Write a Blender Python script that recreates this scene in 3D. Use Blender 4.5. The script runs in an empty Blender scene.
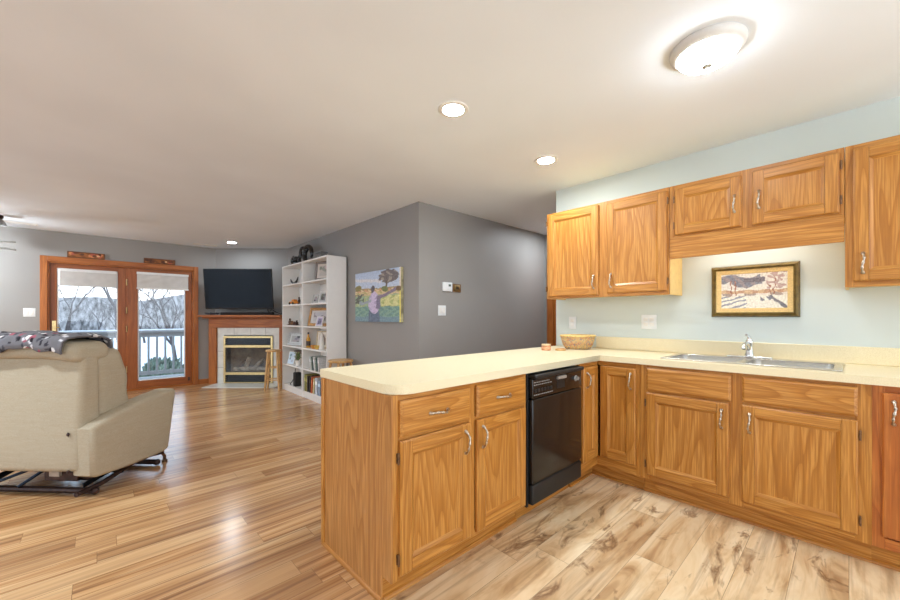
import bpy, bmesh, math, random
from mathutils import Vector, Matrix
random.seed(7)
PI = math.pi
SC = bpy.context.scene
COL = SC.collection

# ------------------------------------------------------------------ camera
TH = math.atan2(399, 374)                 # view direction in plan
FW = Vector((math.cos(TH), math.sin(TH), 0)); RT = Vector((math.sin(TH), -math.cos(TH), 0))
cd = bpy.data.cameras.new('camera'); cam = bpy.data.objects.new('camera', cd); COL.objects.link(cam)
cd.sensor_width = 36; cd.lens = 36 * 374 / 900; cd.shift_y = 16.5 / 900; cd.clip_start = .02; cd.clip_end = 500
cam.location = (0, 0, 1.2); cam.rotation_euler = (PI / 2, 0, TH - PI / 2)
SC.camera = cam

# ------------------------------------------------------------------ world, exposure
SC.view_settings.view_transform = 'Standard'; SC.view_settings.look = 'None'
SC.view_settings.gamma = 1; SC.view_settings.use_curve_mapping = False
SC.view_settings.exposure = 0.85
wd = bpy.data.worlds.new('sky'); SC.world = wd; wd.use_nodes = True
wt = wd.node_tree; wt.nodes.clear()
_o = wt.nodes.new('ShaderNodeOutputWorld'); _b = wt.nodes.new('ShaderNodeBackground')
_tc = wt.nodes.new('ShaderNodeTexCoord'); _sx = wt.nodes.new('ShaderNodeSeparateXYZ'); _r = wt.nodes.new('ShaderNodeValToRGB')
wt.links.new(_tc.outputs['Generated'], _sx.inputs[0]); _mr = wt.nodes.new('ShaderNodeMapRange'); _mr.inputs[1].default_value = -1; wt.links.new(_sx.outputs['Z'], _mr.inputs[0]); wt.links.new(_mr.outputs[0], _r.inputs[0])
_e = _r.color_ramp.elements               # snow glare below the horizon, boosted to fill the ceiling; pale overcast above it
_e[0].position = .40; _e[0].color = (2.0, 2.1, 2.25, 1); _e[1].position = .62; _e[1].color = (.62, .79, 1, 1)
_n = _e.new(.505); _n.color = (.95, .975, 1, 1)
_b.inputs[1].default_value = 1.6
wt.links.new(_r.outputs[0], _b.inputs[0]); wt.links.new(_b.outputs[0], _o.inputs[0])
LAMP_FLUSH, LAMP_CAN, LAMP_STRIP, LAMP_FAN = 28, 250, 8, 85
SC.cycles.max_bounces = 10; SC.cycles.diffuse_bounces = 6; SC.cycles.glossy_bounces = 4
SC.cycles.transparent_max_bounces = 16; SC.cycles.sample_clamp_indirect = 6
SC.cycles.caustics_reflective = False; SC.cycles.caustics_refractive = False

# ------------------------------------------------------------------ colours and materials
def lin(c):
    return tuple(((x / 255) / 12.92 if x / 255 <= .04045 else ((x / 255 + .055) / 1.055) ** 2.4) for x in c)
def rgba(c): return (*lin(c), 1)
class NT:
    def __init__(s, name):
        s.m = bpy.data.materials.new(name); s.m.use_nodes = True; s.t = s.m.node_tree; s.t.nodes.clear()
        s.out = s.n('ShaderNodeOutputMaterial'); s.p = s.n('ShaderNodeBsdfPrincipled'); s.l(s.p.outputs[0], s.out.inputs[0])
    def n(s, k, **kw):
        x = s.t.nodes.new(k)
        for a, b in kw.items(): setattr(x, a, b)
        return x
    def l(s, a, b): s.t.links.new(a, b)
    def coords(s, scale=(1, 1, 1), rnd=True, kind='Object'):
        tc = s.n('ShaderNodeTexCoord'); v = tc.outputs[kind]
        if rnd:
            oi = s.n('ShaderNodeObjectInfo'); vm = s.n('ShaderNodeVectorMath', operation='MULTIPLY_ADD')
            s.l(oi.outputs['Random'], vm.inputs[0]); vm.inputs[1].default_value = (7.3, 5.1, 9.7); s.l(v, vm.inputs[2]); v = vm.outputs[0]
        mp = s.n('ShaderNodeMapping'); mp.inputs['Scale'].default_value = scale; s.l(v, mp.inputs[0])
        return mp.outputs[0]
    def noise(s, vec, scale=5, detail=2, rough=.5, dist=0):
        x = s.n('ShaderNodeTexNoise'); s.l(vec, x.inputs['Vector']); x.inputs['Scale'].default_value = scale
        x.inputs['Detail'].default_value = detail; x.inputs['Roughness'].default_value = rough; x.inputs['Distortion'].default_value = dist
        return x.outputs[0]
    def math(s, op, a, b=None):
        x = s.n('ShaderNodeMath', operation=op)
        for i, q in enumerate((a, b)):
            if q is None: continue
            if isinstance(q, (int, float)): x.inputs[i].default_value = q
            else: s.l(q, x.inputs[i])
        return x.outputs[0]
    def ramp(s, fac, stops, interp='LINEAR'):
        x = s.n('ShaderNodeValToRGB'); x.color_ramp.interpolation = interp
        e = x.color_ramp.elements
        while len(e) < len(stops): e.new(.5)
        for i, (p, c) in enumerate(stops): e[i].position = p; e[i].color = rgba(c) if len(c) == 3 else c
        s.l(fac, x.inputs[0]); return x.outputs[0]
    def mix(s, fac, a, b, mode='MIX'):
        x = s.n('ShaderNodeMix', data_type='RGBA', blend_type=mode)
        for i, q in ((0, fac), (6, a), (7, b)):
            if isinstance(q, (int, float)): x.inputs[i].default_value = q
            elif isinstance(q, tuple): x.inputs[i].default_value = q
            else: s.l(q, x.inputs[i])
        return x.outputs[2]
    def bump(s, h, strength=.1, dist=.01):
        x = s.n('ShaderNodeBump'); x.inputs['Strength'].default_value = strength; x.inputs['Distance'].default_value = dist
        s.l(h, x.inputs['Height']); s.l(x.outputs[0], s.p.inputs['Normal'])
    def base(s, c):
        if isinstance(c, tuple): s.p.inputs['Base Color'].default_value = c
        else: s.l(c, s.p.inputs['Base Color'])
    def set(s, rough=.5, metal=0, spec=.5, coat=0):
        s.p.inputs['Roughness'].default_value = rough; s.p.inputs['Metallic'].default_value = metal
        s.p.inputs['Specular IOR Level'].default_value = spec; s.p.inputs['Coat Weight'].default_value = coat
        return s.m

def plain(name, c, rough=.5, metal=0, var=.06, scale=30, bump=0, spec=.5, coat=0, stretch=(1, 1, 1)):
    t = NT(name); n = t.noise(t.coords(stretch), scale, 3)
    d = tuple(max(0, x * (1 - var)) for x in c); e = tuple(min(255, x * (1 + var)) for x in c)
    t.base(t.ramp(n, [(.3, d), (.7, e)]))
    if bump: t.bump(n, bump, .005)
    return t.set(rough, metal, spec, coat)
def emit(name, c, st):
    t = NT(name); t.base((.8, .8, .8, 1)); t.p.inputs['Emission Color'].default_value = (*c, 1); t.p.inputs['Emission Strength'].default_value = st
    return t.set(.4)
def oak(name, axis, light, mid, dark, rings=15, rough=.38, fine=.6):
    t = NT(name)
    s = [5.5, 5.5, 5.5]; s[axis] = .55
    f = [150, 150, 150]; f[axis] = 5
    v = t.coords(tuple(s))
    n = t.noise(v, 1.0, 1.5, .4, .3)
    fr = t.math('FRACT', t.math('MULTIPLY', n, rings))
    dk = tuple((a + b) / 2 for a, b in zip(dark, mid)); c = t.ramp(fr, [(0, dk), (.22, mid), (.6, light), (.9, light), (1, mid)])
    f1 = t.noise(t.coords(tuple(f)), 1.0, 2, .6)
    c = t.mix(t.math('MULTIPLY', t.ramp(f1, [(.42, (255, 255, 255)), (.62, (0, 0, 0))]), fine), c, rgba(dark))
    lo = t.noise(t.coords((1.3, 1.3, 1.3)), 1.0, 1)
    c = t.mix(t.math('MULTIPLY', lo, .35), c, rgba(mid))
    t.base(c); t.bump(f1, .06, .002)
    return t.set(rough, 0, .4)
OL, OM, OD = (203, 144, 70), (186, 124, 50), (142, 86, 30)
OAKX = oak('oak_grain_across', 0, OL, OM, OD); OAKZ = oak('oak_grain_upright', 2, OL, OM, OD); OAKY = oak('oak_grain_deep', 1, OL, OM, OD)
REDX = oak('red_oak_across', 0, (200, 126, 60), (184, 106, 46), (140, 74, 30)); REDZ = oak('red_oak_upright', 2, (200, 126, 60), (184, 106, 46), (140, 74, 30))
ENDZ = oak('veneer_upright', 2, (198, 143, 82), (180, 122, 62), (140, 90, 42), 16)
INNER = plain('cabinet_melamine', (226, 190, 120), .5, var=.03)
CASX = oak('stained_trim_across', 0, (186, 112, 50), (172, 98, 40), (132, 72, 28), 8); CASZ = oak('stained_trim_upright', 2, (186, 112, 50), (172, 98, 40), (132, 72, 28), 8)
CASY = oak('stained_trim_deep', 1, (186, 112, 50), (172, 98, 40), (132, 72, 28), 8)
DORX = oak('stained_door_across', 0, (170, 98, 48), (156, 86, 40), (122, 64, 30), 7); DORZ = oak('stained_door_upright', 2, (170, 98, 48), (156, 86, 40), (122, 64, 30), 7)
PINE = oak('pale_pine', 2, (226, 186, 130), (208, 164, 104), (170, 124, 70), 7); PINEX = oak('pale_pine_across', 0, (226, 186, 130), (208, 164, 104), (170, 124, 70), 7)
def wall_mat(name, c, rough=.55):
    t = NT(name); v = t.coords((1, 1, 1), False); n = t.noise(v, 260, 2); m = t.noise(v, 1.2, 2)
    t.base(t.ramp(m, [(.3, tuple(x * .985 for x in c)), (.7, tuple(min(255, x * 1.015) for x in c))])); t.bump(n, .05, .002)
    return t.set(rough, 0, .35)
GREY = wall_mat('grey_paint', (150, 147, 143), .5); BLUE = wall_mat('pale_blue_paint', (209, 217, 211), .5); CEIL = wall_mat('ceiling_paint', (232, 238, 243), .9)
SIDE = wall_mat('side_wall_paint', (168, 166, 166), .6)
def plank_mat(name, w, ln, cols, dark, grain, rough, streak=.5, knots=0.0, tone=.5, spec=.5):
    t = NT(name); v = t.coords((1, 1, 1), False)
    sp = t.n('ShaderNodeSeparateXYZ'); t.l(v, sp.inputs[0]); row = t.math('FLOOR', t.math('DIVIDE', sp.outputs['Y'], w))
    wn = t.n('ShaderNodeTexWhiteNoise', noise_dimensions='1D'); t.l(row, wn.inputs['W']); sh = t.n('ShaderNodeCombineXYZ'); t.l(t.math('MULTIPLY', wn.outputs['Value'], ln * 3), sh.inputs[0])
    va = t.n('ShaderNodeVectorMath', operation='ADD'); t.l(v, va.inputs[0]); t.l(sh.outputs[0], va.inputs[1]); v = va.outputs[0]
    b = t.n('ShaderNodeTexBrick'); t.l(v, b.inputs['Vector'])
    b.offset = 0; b.offset_frequency = 2; b.inputs['Scale'].default_value = 1; b.inputs['Brick Width'].default_value = ln; b.inputs['Row Height'].default_value = w
    b.inputs['Mortar Size'].default_value = .0012; b.inputs['Mortar Smooth'].default_value = .3; b.inputs['Color1'].default_value = (0, 0, 0, 1); b.inputs['Color2'].default_value = (1, 1, 1, 1); b.inputs['Mortar'].default_value = (.5, .5, .5, 1)
    rnd = b.outputs['Color']
    vm = t.n('ShaderNodeVectorMath', operation='MULTIPLY_ADD'); t.l(rnd, vm.inputs[0]); vm.inputs[1].default_value = (13.1, 7.7, 4.3); t.l(v, vm.inputs[2])
    mp = t.n('ShaderNodeMapping'); mp.inputs['Scale'].default_value = grain; t.l(vm.outputs[0], mp.inputs[0])
    n = t.noise(mp.outputs[0], 1, 4, .6, 1.2)
    c = t.ramp(n, cols)
    mp2 = t.n('ShaderNodeMapping'); mp2.inputs['Scale'].default_value = (grain[0] * .8, grain[1] * 4, 1); t.l(vm.outputs[0], mp2.inputs[0])
    n2 = t.noise(mp2.outputs[0], 1, 4, .6, .3)
    c = t.mix(t.math('MULTIPLY', t.ramp(n2, [(.52, (0, 0, 0)), (.7, (255, 255, 255))]), streak), c, rgba(dark))
    c = t.mix(t.math('MULTIPLY', t.ramp(rnd, [(.0, (255, 255, 255)), (.35, (0, 0, 0))]), tone), c, rgba(cols[0][1]))
    c = t.mix(t.math('MULTIPLY', t.ramp(rnd, [(.65, (0, 0, 0)), (1, (255, 255, 255))]), tone), c, rgba(cols[3][1]))
    if knots:
        mp3 = t.n('ShaderNodeMapping'); mp3.inputs['Scale'].default_value = (2.6, 6.5, 1); t.l(vm.outputs[0], mp3.inputs[0])
        n3 = t.noise(mp3.outputs[0], 1, 4, .62, 1.4)
        c = t.mix(t.math('MULTIPLY', t.ramp(n3, [(.56, (0, 0, 0)), (.66, (255, 255, 255)), (.72, (60, 60, 60))]), knots), c, rgba(dark))
    c = t.mix(t.math('MULTIPLY', b.outputs['Fac'], .55), c, rgba(tuple(x * .6 for x in dark)))
    t.base(c); t.bump(n2, .03, .002)
    return t.set(rough, 0, spec)
FLOOR_L = plank_mat('living_planks', .125, 1.22, [(.3, (138, 96, 62)), (.42, (176, 128, 82)), (.55, (202, 156, 106)), (.72, (226, 190, 142))], (112, 76, 52), (.7, 16, 1), .21, .85, 0, .42, .9)
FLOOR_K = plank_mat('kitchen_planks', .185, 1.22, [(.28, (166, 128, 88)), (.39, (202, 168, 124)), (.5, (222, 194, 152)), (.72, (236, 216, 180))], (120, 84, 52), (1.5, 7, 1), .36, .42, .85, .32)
def lam_mat():
    t = NT('cream_laminate'); v = t.coords((1, 1, 1), False); n = t.noise(v, 420, 2)
    t.base(t.ramp(n, [(.35, (218, 203, 162)), (.5, (230, 216, 178)), (.68, (238, 226, 192))])); return t.set(.35, 0, .45)
LAM = lam_mat()
def fabric_mat():
    t = NT('oatmeal_weave'); n = t.noise(t.coords((200, 200, 800)), 1, 2, .6); m = t.noise(t.coords((9, 9, 110)), 1, 3, .6)
    c = t.ramp(n, [(.3, (154, 143, 121)), (.5, (172, 161, 139)), (.7, (186, 176, 156))])
    c = t.mix(t.math('MULTIPLY', t.ramp(m, [(.35, (0, 0, 0)), (.7, (255, 255, 255))]), .3), c, rgba((156, 141, 114))); t.base(c); t.bump(n, .15, .003); return t.set(.95, 0, .2)
FAB = fabric_mat()
def attr_mat(name, rough=.6, spec=.4):
    t = NT(name); a = t.n('ShaderNodeAttribute'); a.attribute_name = 'Col'
    n = t.noise(t.coords((1, 1, 1)), 180, 2); c = t.mix(.08, a.outputs['Color'], t.ramp(n, [(.3, (90, 90, 90)), (.7, (220, 220, 220))]), 'OVERLAY')
    t.base(c); return t.set(rough, 0, spec)
PAINTED = attr_mat('printed_canvas'); KNIT = attr_mat('patterned_fleece', .95, .1); CARVED = attr_mat('painted_wood_letters', .6)
PEWTER = plain('antique_pewter', (186, 174, 158), .3, 1, .25, 160)
HINGE = plain('bronzed_hinge', (116, 84, 54), .45, .4, .2, 80)
CHROME = plain('chrome', (226, 228, 228), .1, 1, .03, 20); STEEL = plain('brushed_steel', (206, 202, 194), .24, 1, .05, 90, stretch=(1, 12, 1))
BLACKG = plain('black_gloss', (26, 24, 23), .16, 0, .1, 20); BLACKM = plain('black_matte', (24, 23, 22), .5, 0, .1, 40); SCREEN = plain('dark_screen', (20, 20, 21), .1, 0, .05, 10, spec=.16)
WHITEP = plain('white_plastic', (230, 232, 231), .35, 0, .015, 20); WHITEM = plain('white_enamel', (232, 230, 224), .4, 0, .02, 20); CASEW = plain('white_foil', (232, 230, 226), .45, 0, .006, 15)
BRASS = plain('brass', (216, 192, 138), .32, 1, .08, 60); TILE = plain('glazed_tile', (222, 222, 214), .25, 0, .03, 12); GROUT = plain('grout', (150, 148, 142), .8)
DARKM = plain('dark_metal', (62, 44, 38), .4, .6, .2, 40); STEELB = plain('blued_steel', (36, 40, 48), .35, .8, .2, 40)
LOG = plain('ceramic_log', (176, 160, 140), .9, 0, .25, 14); LOGD = plain('charred_log', (84, 70, 62), .9, 0, .3, 14); SOOT = plain('firebox_brick', (112, 98, 84), .9, 0, .15, 12)
SNOW = plain('snow', (222, 226, 232), .8, 0, .03, .6); BARK = plain('bark', (78, 72, 72), .9, 0, .15, 12); BUSH = plain('yew', (88, 104, 94), .9, 0, .3, 9)
DECK = plain('grey_deck_paint', (142, 143, 143), .6, 0, .05, 8); HILL = plain('winter_woods', (122, 119, 118), 1, 0, .42, 1.1, stretch=(2.4, 1, 1))
BLIND = plain('pleated_shade', (206, 204, 200), .8, 0, .03, 10); GOLD = plain('olive_gold_frame', (112, 92, 44), .35, .35, .15, 30); LINEN = plain('gilt_linen_liner', (222, 190, 126), .7, 0, .06, 120); CREAM = plain('cream_mat', (232, 222, 198), .8, 0, .02, 30)
def glass_mat():
    t = NT('window_glass'); tr = t.n('ShaderNodeBsdfTransparent'); gl = t.n('ShaderNodeBsdfGlossy'); gl.inputs['Roughness'].default_value = .02
    fr = t.n('ShaderNodeFresnel'); fr.inputs[0].default_value = 1.45; mx = t.n('ShaderNodeMixShader')
    tr.inputs[0].default_value = (.96, .98, .99, 1)
    t.l(fr.outputs[0], mx.inputs[0]); t.l(tr.outputs[0], mx.inputs[1]); t.l(gl.outputs[0], mx.inputs[2]); t.l(mx.outputs[0], t.out.inputs[0]); return t.m
GLASS = glass_mat()

# ------------------------------------------------------------------ mesh builder
class MB:
    def __init__(s): s.bm = bmesh.new()
    def faces(s, vs, fs, m=0):
        bv = [s.bm.verts.new(v) for v in vs]
        for f in fs:
            try: q = s.bm.faces.new([bv[i] for i in f]); q.material_index = m
            except ValueError: pass
        return bv
    def box(s, x0, x1, y0, y1, z0, z1, m=0, rot=None, piv=None):
        vs = [Vector((x, y, z)) for z in (z0, z1) for y in (y0, y1) for x in (x0, x1)]
        if rot is not None:
            p = Vector(piv) if piv is not None else sum(vs, Vector()) / 8
            vs = [rot @ (v - p) + p for v in vs]
        s.faces(vs, [(0, 2, 3, 1), (4, 5, 7, 6), (0, 1, 5, 4), (2, 6, 7, 3), (0, 4, 6, 2), (1, 3, 7, 5)], m); return s
    def rbox(s, c, size, r, cuts=4, seg=3, warp=None, m=0, rot=None):
        b = bmesh.new(); bmesh.ops.create_cube(b, size=1)
        for v in b.verts: v.co = Vector((v.co.x * size[0], v.co.y * size[1], v.co.z * size[2]))
        bmesh.ops.bevel(b, geom=b.edges[:], offset=r, segments=seg, profile=.5, affect='EDGES')
        if cuts: 
            big = [e for e in b.edges if e.calc_length() > 2.2 * r]
            bmesh.ops.subdivide_edges(b, edges=big, cuts=cuts, use_grid_fill=True)
        for v in b.verts:
            p = v.co.copy()
            if warp: p = Vector(warp(p))
            if rot is not None: p = rot @ p
            v.co = p + Vector(c)
        b.verts.index_update(); s.faces([v.co for v in b.verts], [[v.index for v in f.verts] for f in b.faces], m); b.free(); return s
    def tube(s, pts, rad, seg=10, m=0, caps=True):
        pts = [Vector(p) for p in pts]
        if isinstance(rad, (int, float)): rad = [rad] * len(pts)
        d0 = (pts[1] - pts[0]).normalized(); up = Vector((0, 0, 1)) if abs(d0.z) < .9 else Vector((1, 0, 0))
        a = d0.cross(up).normalized(); rings = []
        for i, p in enumerate(pts):
            d = ((pts[min(i + 1, len(pts) - 1)] - p).normalized() + (p - pts[max(i - 1, 0)]).normalized())
            d = d.normalized() if d.length > 1e-6 else d0
            a = (a - d * a.dot(d)).normalized(); b = d.cross(a)
            rings.append([s.bm.verts.new(p + (a * math.cos(2 * PI * k / seg) + b * math.sin(2 * PI * k / seg)) * rad[i]) for k in range(seg)])
        for q, w in zip(rings, rings[1:]):
            for k in range(seg):
                f = s.bm.faces.new((q[k], q[(k + 1) % seg], w[(k + 1) % seg], w[k])); f.material_index = m
        if caps:
            s.bm.faces.new(rings[0][::-1]).material_index = m; s.bm.faces.new(rings[-1]).material_index = m
        return s
    def lathe(s, prof, c=(0, 0, 0), seg=28, m=0, sx=1, sy=1, rot=None):
        rings = []
        for r, z in prof:
            ring = []
            for k in range(seg if r > 1e-6 else 1):
                a = 2 * PI * k / seg; v = Vector((r * math.cos(a) * sx, r * math.sin(a) * sy, z))
                if rot is not None: v = rot @ v
                ring.append(s.bm.verts.new(v + Vector(c)))
            rings.append(ring)
        for q, w in zip(rings, rings[1:]):
            for k in range(seg):
                vs = [q[k % len(q)], q[(k + 1) % len(q)], w[(k + 1) % len(w)], w[k % len(w)]]
                u = []
                for v in vs:
                    if v not in u: u.append(v)
                if len(u) > 2: s.bm.faces.new(u).material_index = m
        return s
    def prism(s, poly, a, b, axis=2, m=0):
        def P(p, t):
            return {0: (t, p[0], p[1]), 1: (p[0], t, p[1]), 2: (p[0], p[1], t)}[axis]
        n = len(poly)
        s.faces([P(p, a) for p in poly] + [P(p, b) for p in poly], [list(range(n))[::-1], list(range(n, 2 * n))] + [(i, (i + 1) % n, n + (i + 1) % n, n + i) for i in range(n)], m); return s
    def ball(s, c, r, m=0, seg=14, sx=1, sy=1, sz=1):
        n = 8; return s.lathe([(r * math.sin(PI * i / n), -r * sz * math.cos(PI * i / n)) for i in range(n + 1)], c, seg, m, sx, sy)
    def build(s, name, mats, parent=None, loc=(0, 0, 0), rot=(0, 0, 0), bev=0, sharp=35, smooth=True):
        bmesh.ops.recalc_face_normals(s.bm, faces=s.bm.faces[:])
        me = bpy.data.meshes.new(name); s.bm.to_mesh(me); s.bm.free()
        for m in (mats if isinstance(mats, (list, tuple)) else [mats]): me.materials.append(m)
        if smooth:
            me.polygons.foreach_set('use_smooth', [True] * len(me.polygons)); me.set_sharp_from_angle(angle=math.radians(sharp))
        o = bpy.data.objects.new(name, me); COL.objects.link(o); o.location = loc; o.rotation_euler = rot
        if parent: o.parent = parent
        if bev:
            b = o.modifiers.new('bevel', 'BEVEL'); b.width = bev; b.segments = 2; b.limit_method = 'ANGLE'; b.angle_limit = math.radians(40); b.harden_normals = False
        return o
def tag(o, label, cat, group=None, kind=None):
    o['label'] = label; o['category'] = cat
    if group: o['group'] = group
    if kind: o['kind'] = kind
    return o
def thing(name, label, cat, loc=(0, 0, 0), rz=0, group=None, rx=0):
    o = bpy.data.objects.new(name, None); COL.objects.link(o); o.empty_display_size = .1
    o.location = loc; o.rotation_euler = (rx, 0, rz); return tag(o, label, cat, group)
def struct(name, label, cat, mb, mats, **k):
    return tag(mb.build(name, mats, **k), label, cat, kind='structure')
def V(r, dep, z=0):
    p = RT * r + FW * dep; return (p.x, p.y, z)
RV = math.atan2(RT.y, RT.x)               # rotation that turns a thing's front (-Y) towards the corner diagonal
def picture(name, mat, parent, x0, x1, z0, z1, y, nx, nz, fn, loc=(0, 0, 0)):
    mb = MB(); cols = []
    vs = [(x0 + (x1 - x0) * i / nx, y, z0 + (z1 - z0) * j / nz) for j in range(nz + 1) for i in range(nx + 1)]
    fs = [(j * (nx + 1) + i, j * (nx + 1) + i + 1, (j + 1) * (nx + 1) + i + 1, (j + 1) * (nx + 1) + i) for j in range(nz) for i in range(nx)]
    mb.faces(vs, fs); o = mb.build(name, mat, parent, loc)
    ca = o.data.color_attributes.new('Col', 'FLOAT_COLOR', 'POINT')
    for k, d in enumerate(ca.data):
        d.color = rgba(fn((k % (nx + 1)) / nx, (k // (nx + 1)) / nz))
    return o

# ================================================================== STRUCTURE
HC = 2.44
f = MB(); f.box(-3.6, .88, -3.2, 8.1, -.08, 0); f.box(.88, 5.2, 1.36, 8.1, -.08, 0)
struct('floor', 'brown narrow plank floor running through the living room', 'floor', f, FLOOR_L, smooth=False)
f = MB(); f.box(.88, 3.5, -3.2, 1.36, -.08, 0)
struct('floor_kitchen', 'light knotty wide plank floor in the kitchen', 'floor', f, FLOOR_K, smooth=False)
struct('ceiling', 'flat white painted ceiling over the whole room', 'ceiling', MB().box(-3.6, 5.2, -3.2, 8.1, HC, HC + .1), CEIL, smooth=False)
w = MB(); w.box(-3.6, -.545, 7.9, 8.05, 0, HC); w.box(1.205, 2.8, 7.9, 8.05, 0, HC); w.box(-.545, 1.205, 7.9, 8.05, 2.0, HC)
struct('wall_back', 'grey wall holding the glazed patio doors', 'wall', w, GREY, smooth=False)
a, b = Vector(V(-4.46, 6.82)), Vector(V(-2.84, 6.82)); n = Vector((FW.x, FW.y, 0)) * .3
struct('wall_corner', 'angled grey wall behind the fireplace', 'wall', MB().prism([(a.x, a.y), (b.x, b.y), (b.x + n.x, b.y + n.y), (a.x + n.x, a.y + n.y)], 0, HC), GREY, smooth=False)
struct('wall_right', 'grey wall behind the bookcases and the canvas picture', 'wall', MB().box(2.51, 2.65, 3.17, 7.2, 0, HC), GREY, smooth=False)
struct('wall_hall', 'grey hall wall with the thermostat', 'wall', MB().box(2.65, 4.95, 3.17, 3.31, 0, HC), GREY, smooth=False)
w = MB(); w.box(4.95, 5.08, 1.85, 2.2, 0, HC); w.box(4.95, 5.08, 3.06, 3.31, 0, HC); w.box(4.95, 5.08, 2.2, 3.06, 2.05, HC); w.box(3.41, 4.95, 1.85, 1.977, 0, HC)
struct('wall_hall_end', 'grey wall at the end of the hall', 'wall', w, GREY, smooth=False)
struct('wall_kitchen', 'pale blue kitchen wall behind the sink', 'wall', MB().box(3.29, 3.41, -3.2, 1.977, 0, HC), BLUE, smooth=False)
w = MB(); w.box(-3.75, -3.6, -3.2, -.4, 0, HC); w.box(-3.75, -3.6, 6.5, 8.05, 0, HC); w.box(-3.75, -3.6, -.4, 6.5, 0, .25); w.box(-3.75, -3.6, -.4, 6.5, 2.2, HC)
struct('wall_left', 'wall on the left side of the room with window openings enlarged for daylight', 'wall', w, SIDE, smooth=False)
# unseen windows, enlarged to let more daylight into the room
w = MB()
for y in (-.4, 1.27, 2.98, 4.7, 6.43): w.box(-3.72, -3.62, y, y + .07, .25, 2.2)
w.box(-3.71, -3.63, -.4, 6.5, .25, .32); w.box(-3.71, -3.63, -.4, 6.5, 2.13, 2.2)
wo = struct('window_1', 'unseen row of white framed windows in the left wall, enlarged for daylight', 'window', w, WHITEP)
MB().box(-3.68, -3.672, -.36, 6.46, .3, 2.15).build('pane', GLASS, wo)
# baseboards
struct('baseboard_back', 'stained oak baseboard under the patio door wall', 'baseboard', MB().box(-3.6, -.62, 7.885, 7.9, 0, .085).box(1.275, 1.44, 7.885, 7.9, 0, .085), CASX, bev=.004)
struct('baseboard_right', 'stained oak baseboard along the picture wall', 'baseboard', MB().box(2.495, 2.51, 3.16, 4.6, 0, .085), CASY, bev=.004)
struct('baseboard_hall', 'stained oak baseboard along the hall wall', 'baseboard', MB().box(2.495, 4.95, 3.155, 3.17, 0, .085), CASX, bev=.004)
# hall door with casing
d = struct('door_2', 'oak door and casing at the end of the hall', 'door', MB().box(4.93, 4.95, 3.02, 3.12, 0, 2.1).box(4.93, 4.95, 2.14, 2.23, 0, 2.1).box(4.93, 4.95, 2.14, 3.12, 2.02, 2.1), CASZ, bev=.004)
p = MB(); p.box(4.985, 5.02, 2.21, 3.05, .005, 2.04)
for (y0, y1) in ((2.3, 2.57), (2.69, 2.96)):
    for (z0, z1) in ((.2, .85), (1.0, 1.85)): p.rbox((4.985, (y0 + y1) / 2, (z0 + z1) / 2), (.016, y1 - y0, z1 - z0), .006, 0, 2)
p.build('panel', CASZ, d); MB().ball((4.94, 2.3, 1.0), .028).tube([(4.985, 2.3, 1), (4.95, 2.3, 1)], .012).build('knob', BRASS, d)

# ------------------------------------------------------------------ patio doors
door = bpy.data.objects.new('door_1', None); COL.objects.link(door); door.location = (.33, 7.9, 0)
tag(door, 'pair of stained wood patio doors with tall glass panes', 'door', kind='structure')
X0 = .33
def dbox(mb, x0, x1, y0, y1, z0, z1, m=0): mb.box(x0 - X0, x1 - X0, y0 - 7.9, y1 - 7.9, z0, z1, m)
c = MB(); dbox(c, -.62, -.545, 7.875, 7.9, 0, 2.075, 0); dbox(c, 1.205, 1.278, 7.875, 7.9, 0, 2.075, 0); dbox(c, -.545, 1.205, 7.875, 7.9, 2.0, 2.075, 1)
dbox(c, -.545, -.525, 7.9, 8.05, 0, 2.0, 0); dbox(c, 1.185, 1.205, 7.9, 8.05, 0, 2.0, 0); dbox(c, -.525, 1.185, 7.9, 8.05, 1.98, 2.0, 1)
c.build('casing', [CASZ, CASX], door, bev=.004)
s = MB(); dbox(s, -.525, 1.185, 7.9, 8.05, 0, .03); s.build('threshold', CASX, door, bev=.003)
def slab(x0, x1, gx0, gx1, y0, y1):
    mb = MB(); z0, z1, gz0, gz1 = .032, 1.978, .145, 1.915
    dbox(mb, x0, gx0, y0, y1, z0, z1, 0); dbox(mb, gx1, x1, y0, y1, z0, z1, 0); dbox(mb, gx0, gx1, y0, y1, z0, gz0, 1); dbox(mb, gx0, gx1, y0, y1, gz1, z1, 1)
    for (a0, a1, b0, b1) in ((gx0, gx0 + .015, gz0, gz1), (gx1 - .015, gx1, gz0, gz1), (gx0, gx1, gz0, gz0 + .015), (gx0, gx1, gz1 - .015, gz1)):
        dbox(mb, a0, a1, y0 + .008, y1 - .008, b0, b1, 2)
    o = mb.build('door_leaf', [DORZ, DORX, WHITEP], door, bev=.003)
    g = MB(); dbox(g, gx0 + .01, gx1 - .01, (y0 + y1) / 2 - .004, (y0 + y1) / 2 + .004, gz0 + .01, gz1 - .01); g.build('pane', GLASS, o)
    return o
l = slab(-.523, .306, -.455, .215, 7.94, 7.985); r = slab(.33, 1.183, .455, 1.095, 7.925, 7.97)
MB().box(.306 - X0, .33 - X0, .03, .1, .032, 1.978).build('astragal', DORZ, door)
hp = MB(); dbox(hp, -.505, -.46, 7.93, 7.94, .9, 1.14); hp.tube([(-.483 - X0, .03, 1.04), (-.483 - X0, -.01, 1.04), (-.43 - X0, -.012, 1.04)], .009); hp.build('handle', BRASS, l, bev=.003)
hp = MB(); dbox(hp, 1.13, 1.16, 7.915, 7.925, .08, .14); hp.build('foot_bolt', DARKM, r)
for z in (.35, 1.0, 1.3, 1.75):
    MB().tube([(.318 - X0, .022, z - .05), (.318 - X0, .022, z + .05)], .008).build('hinge', BRASS, r)
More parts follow.
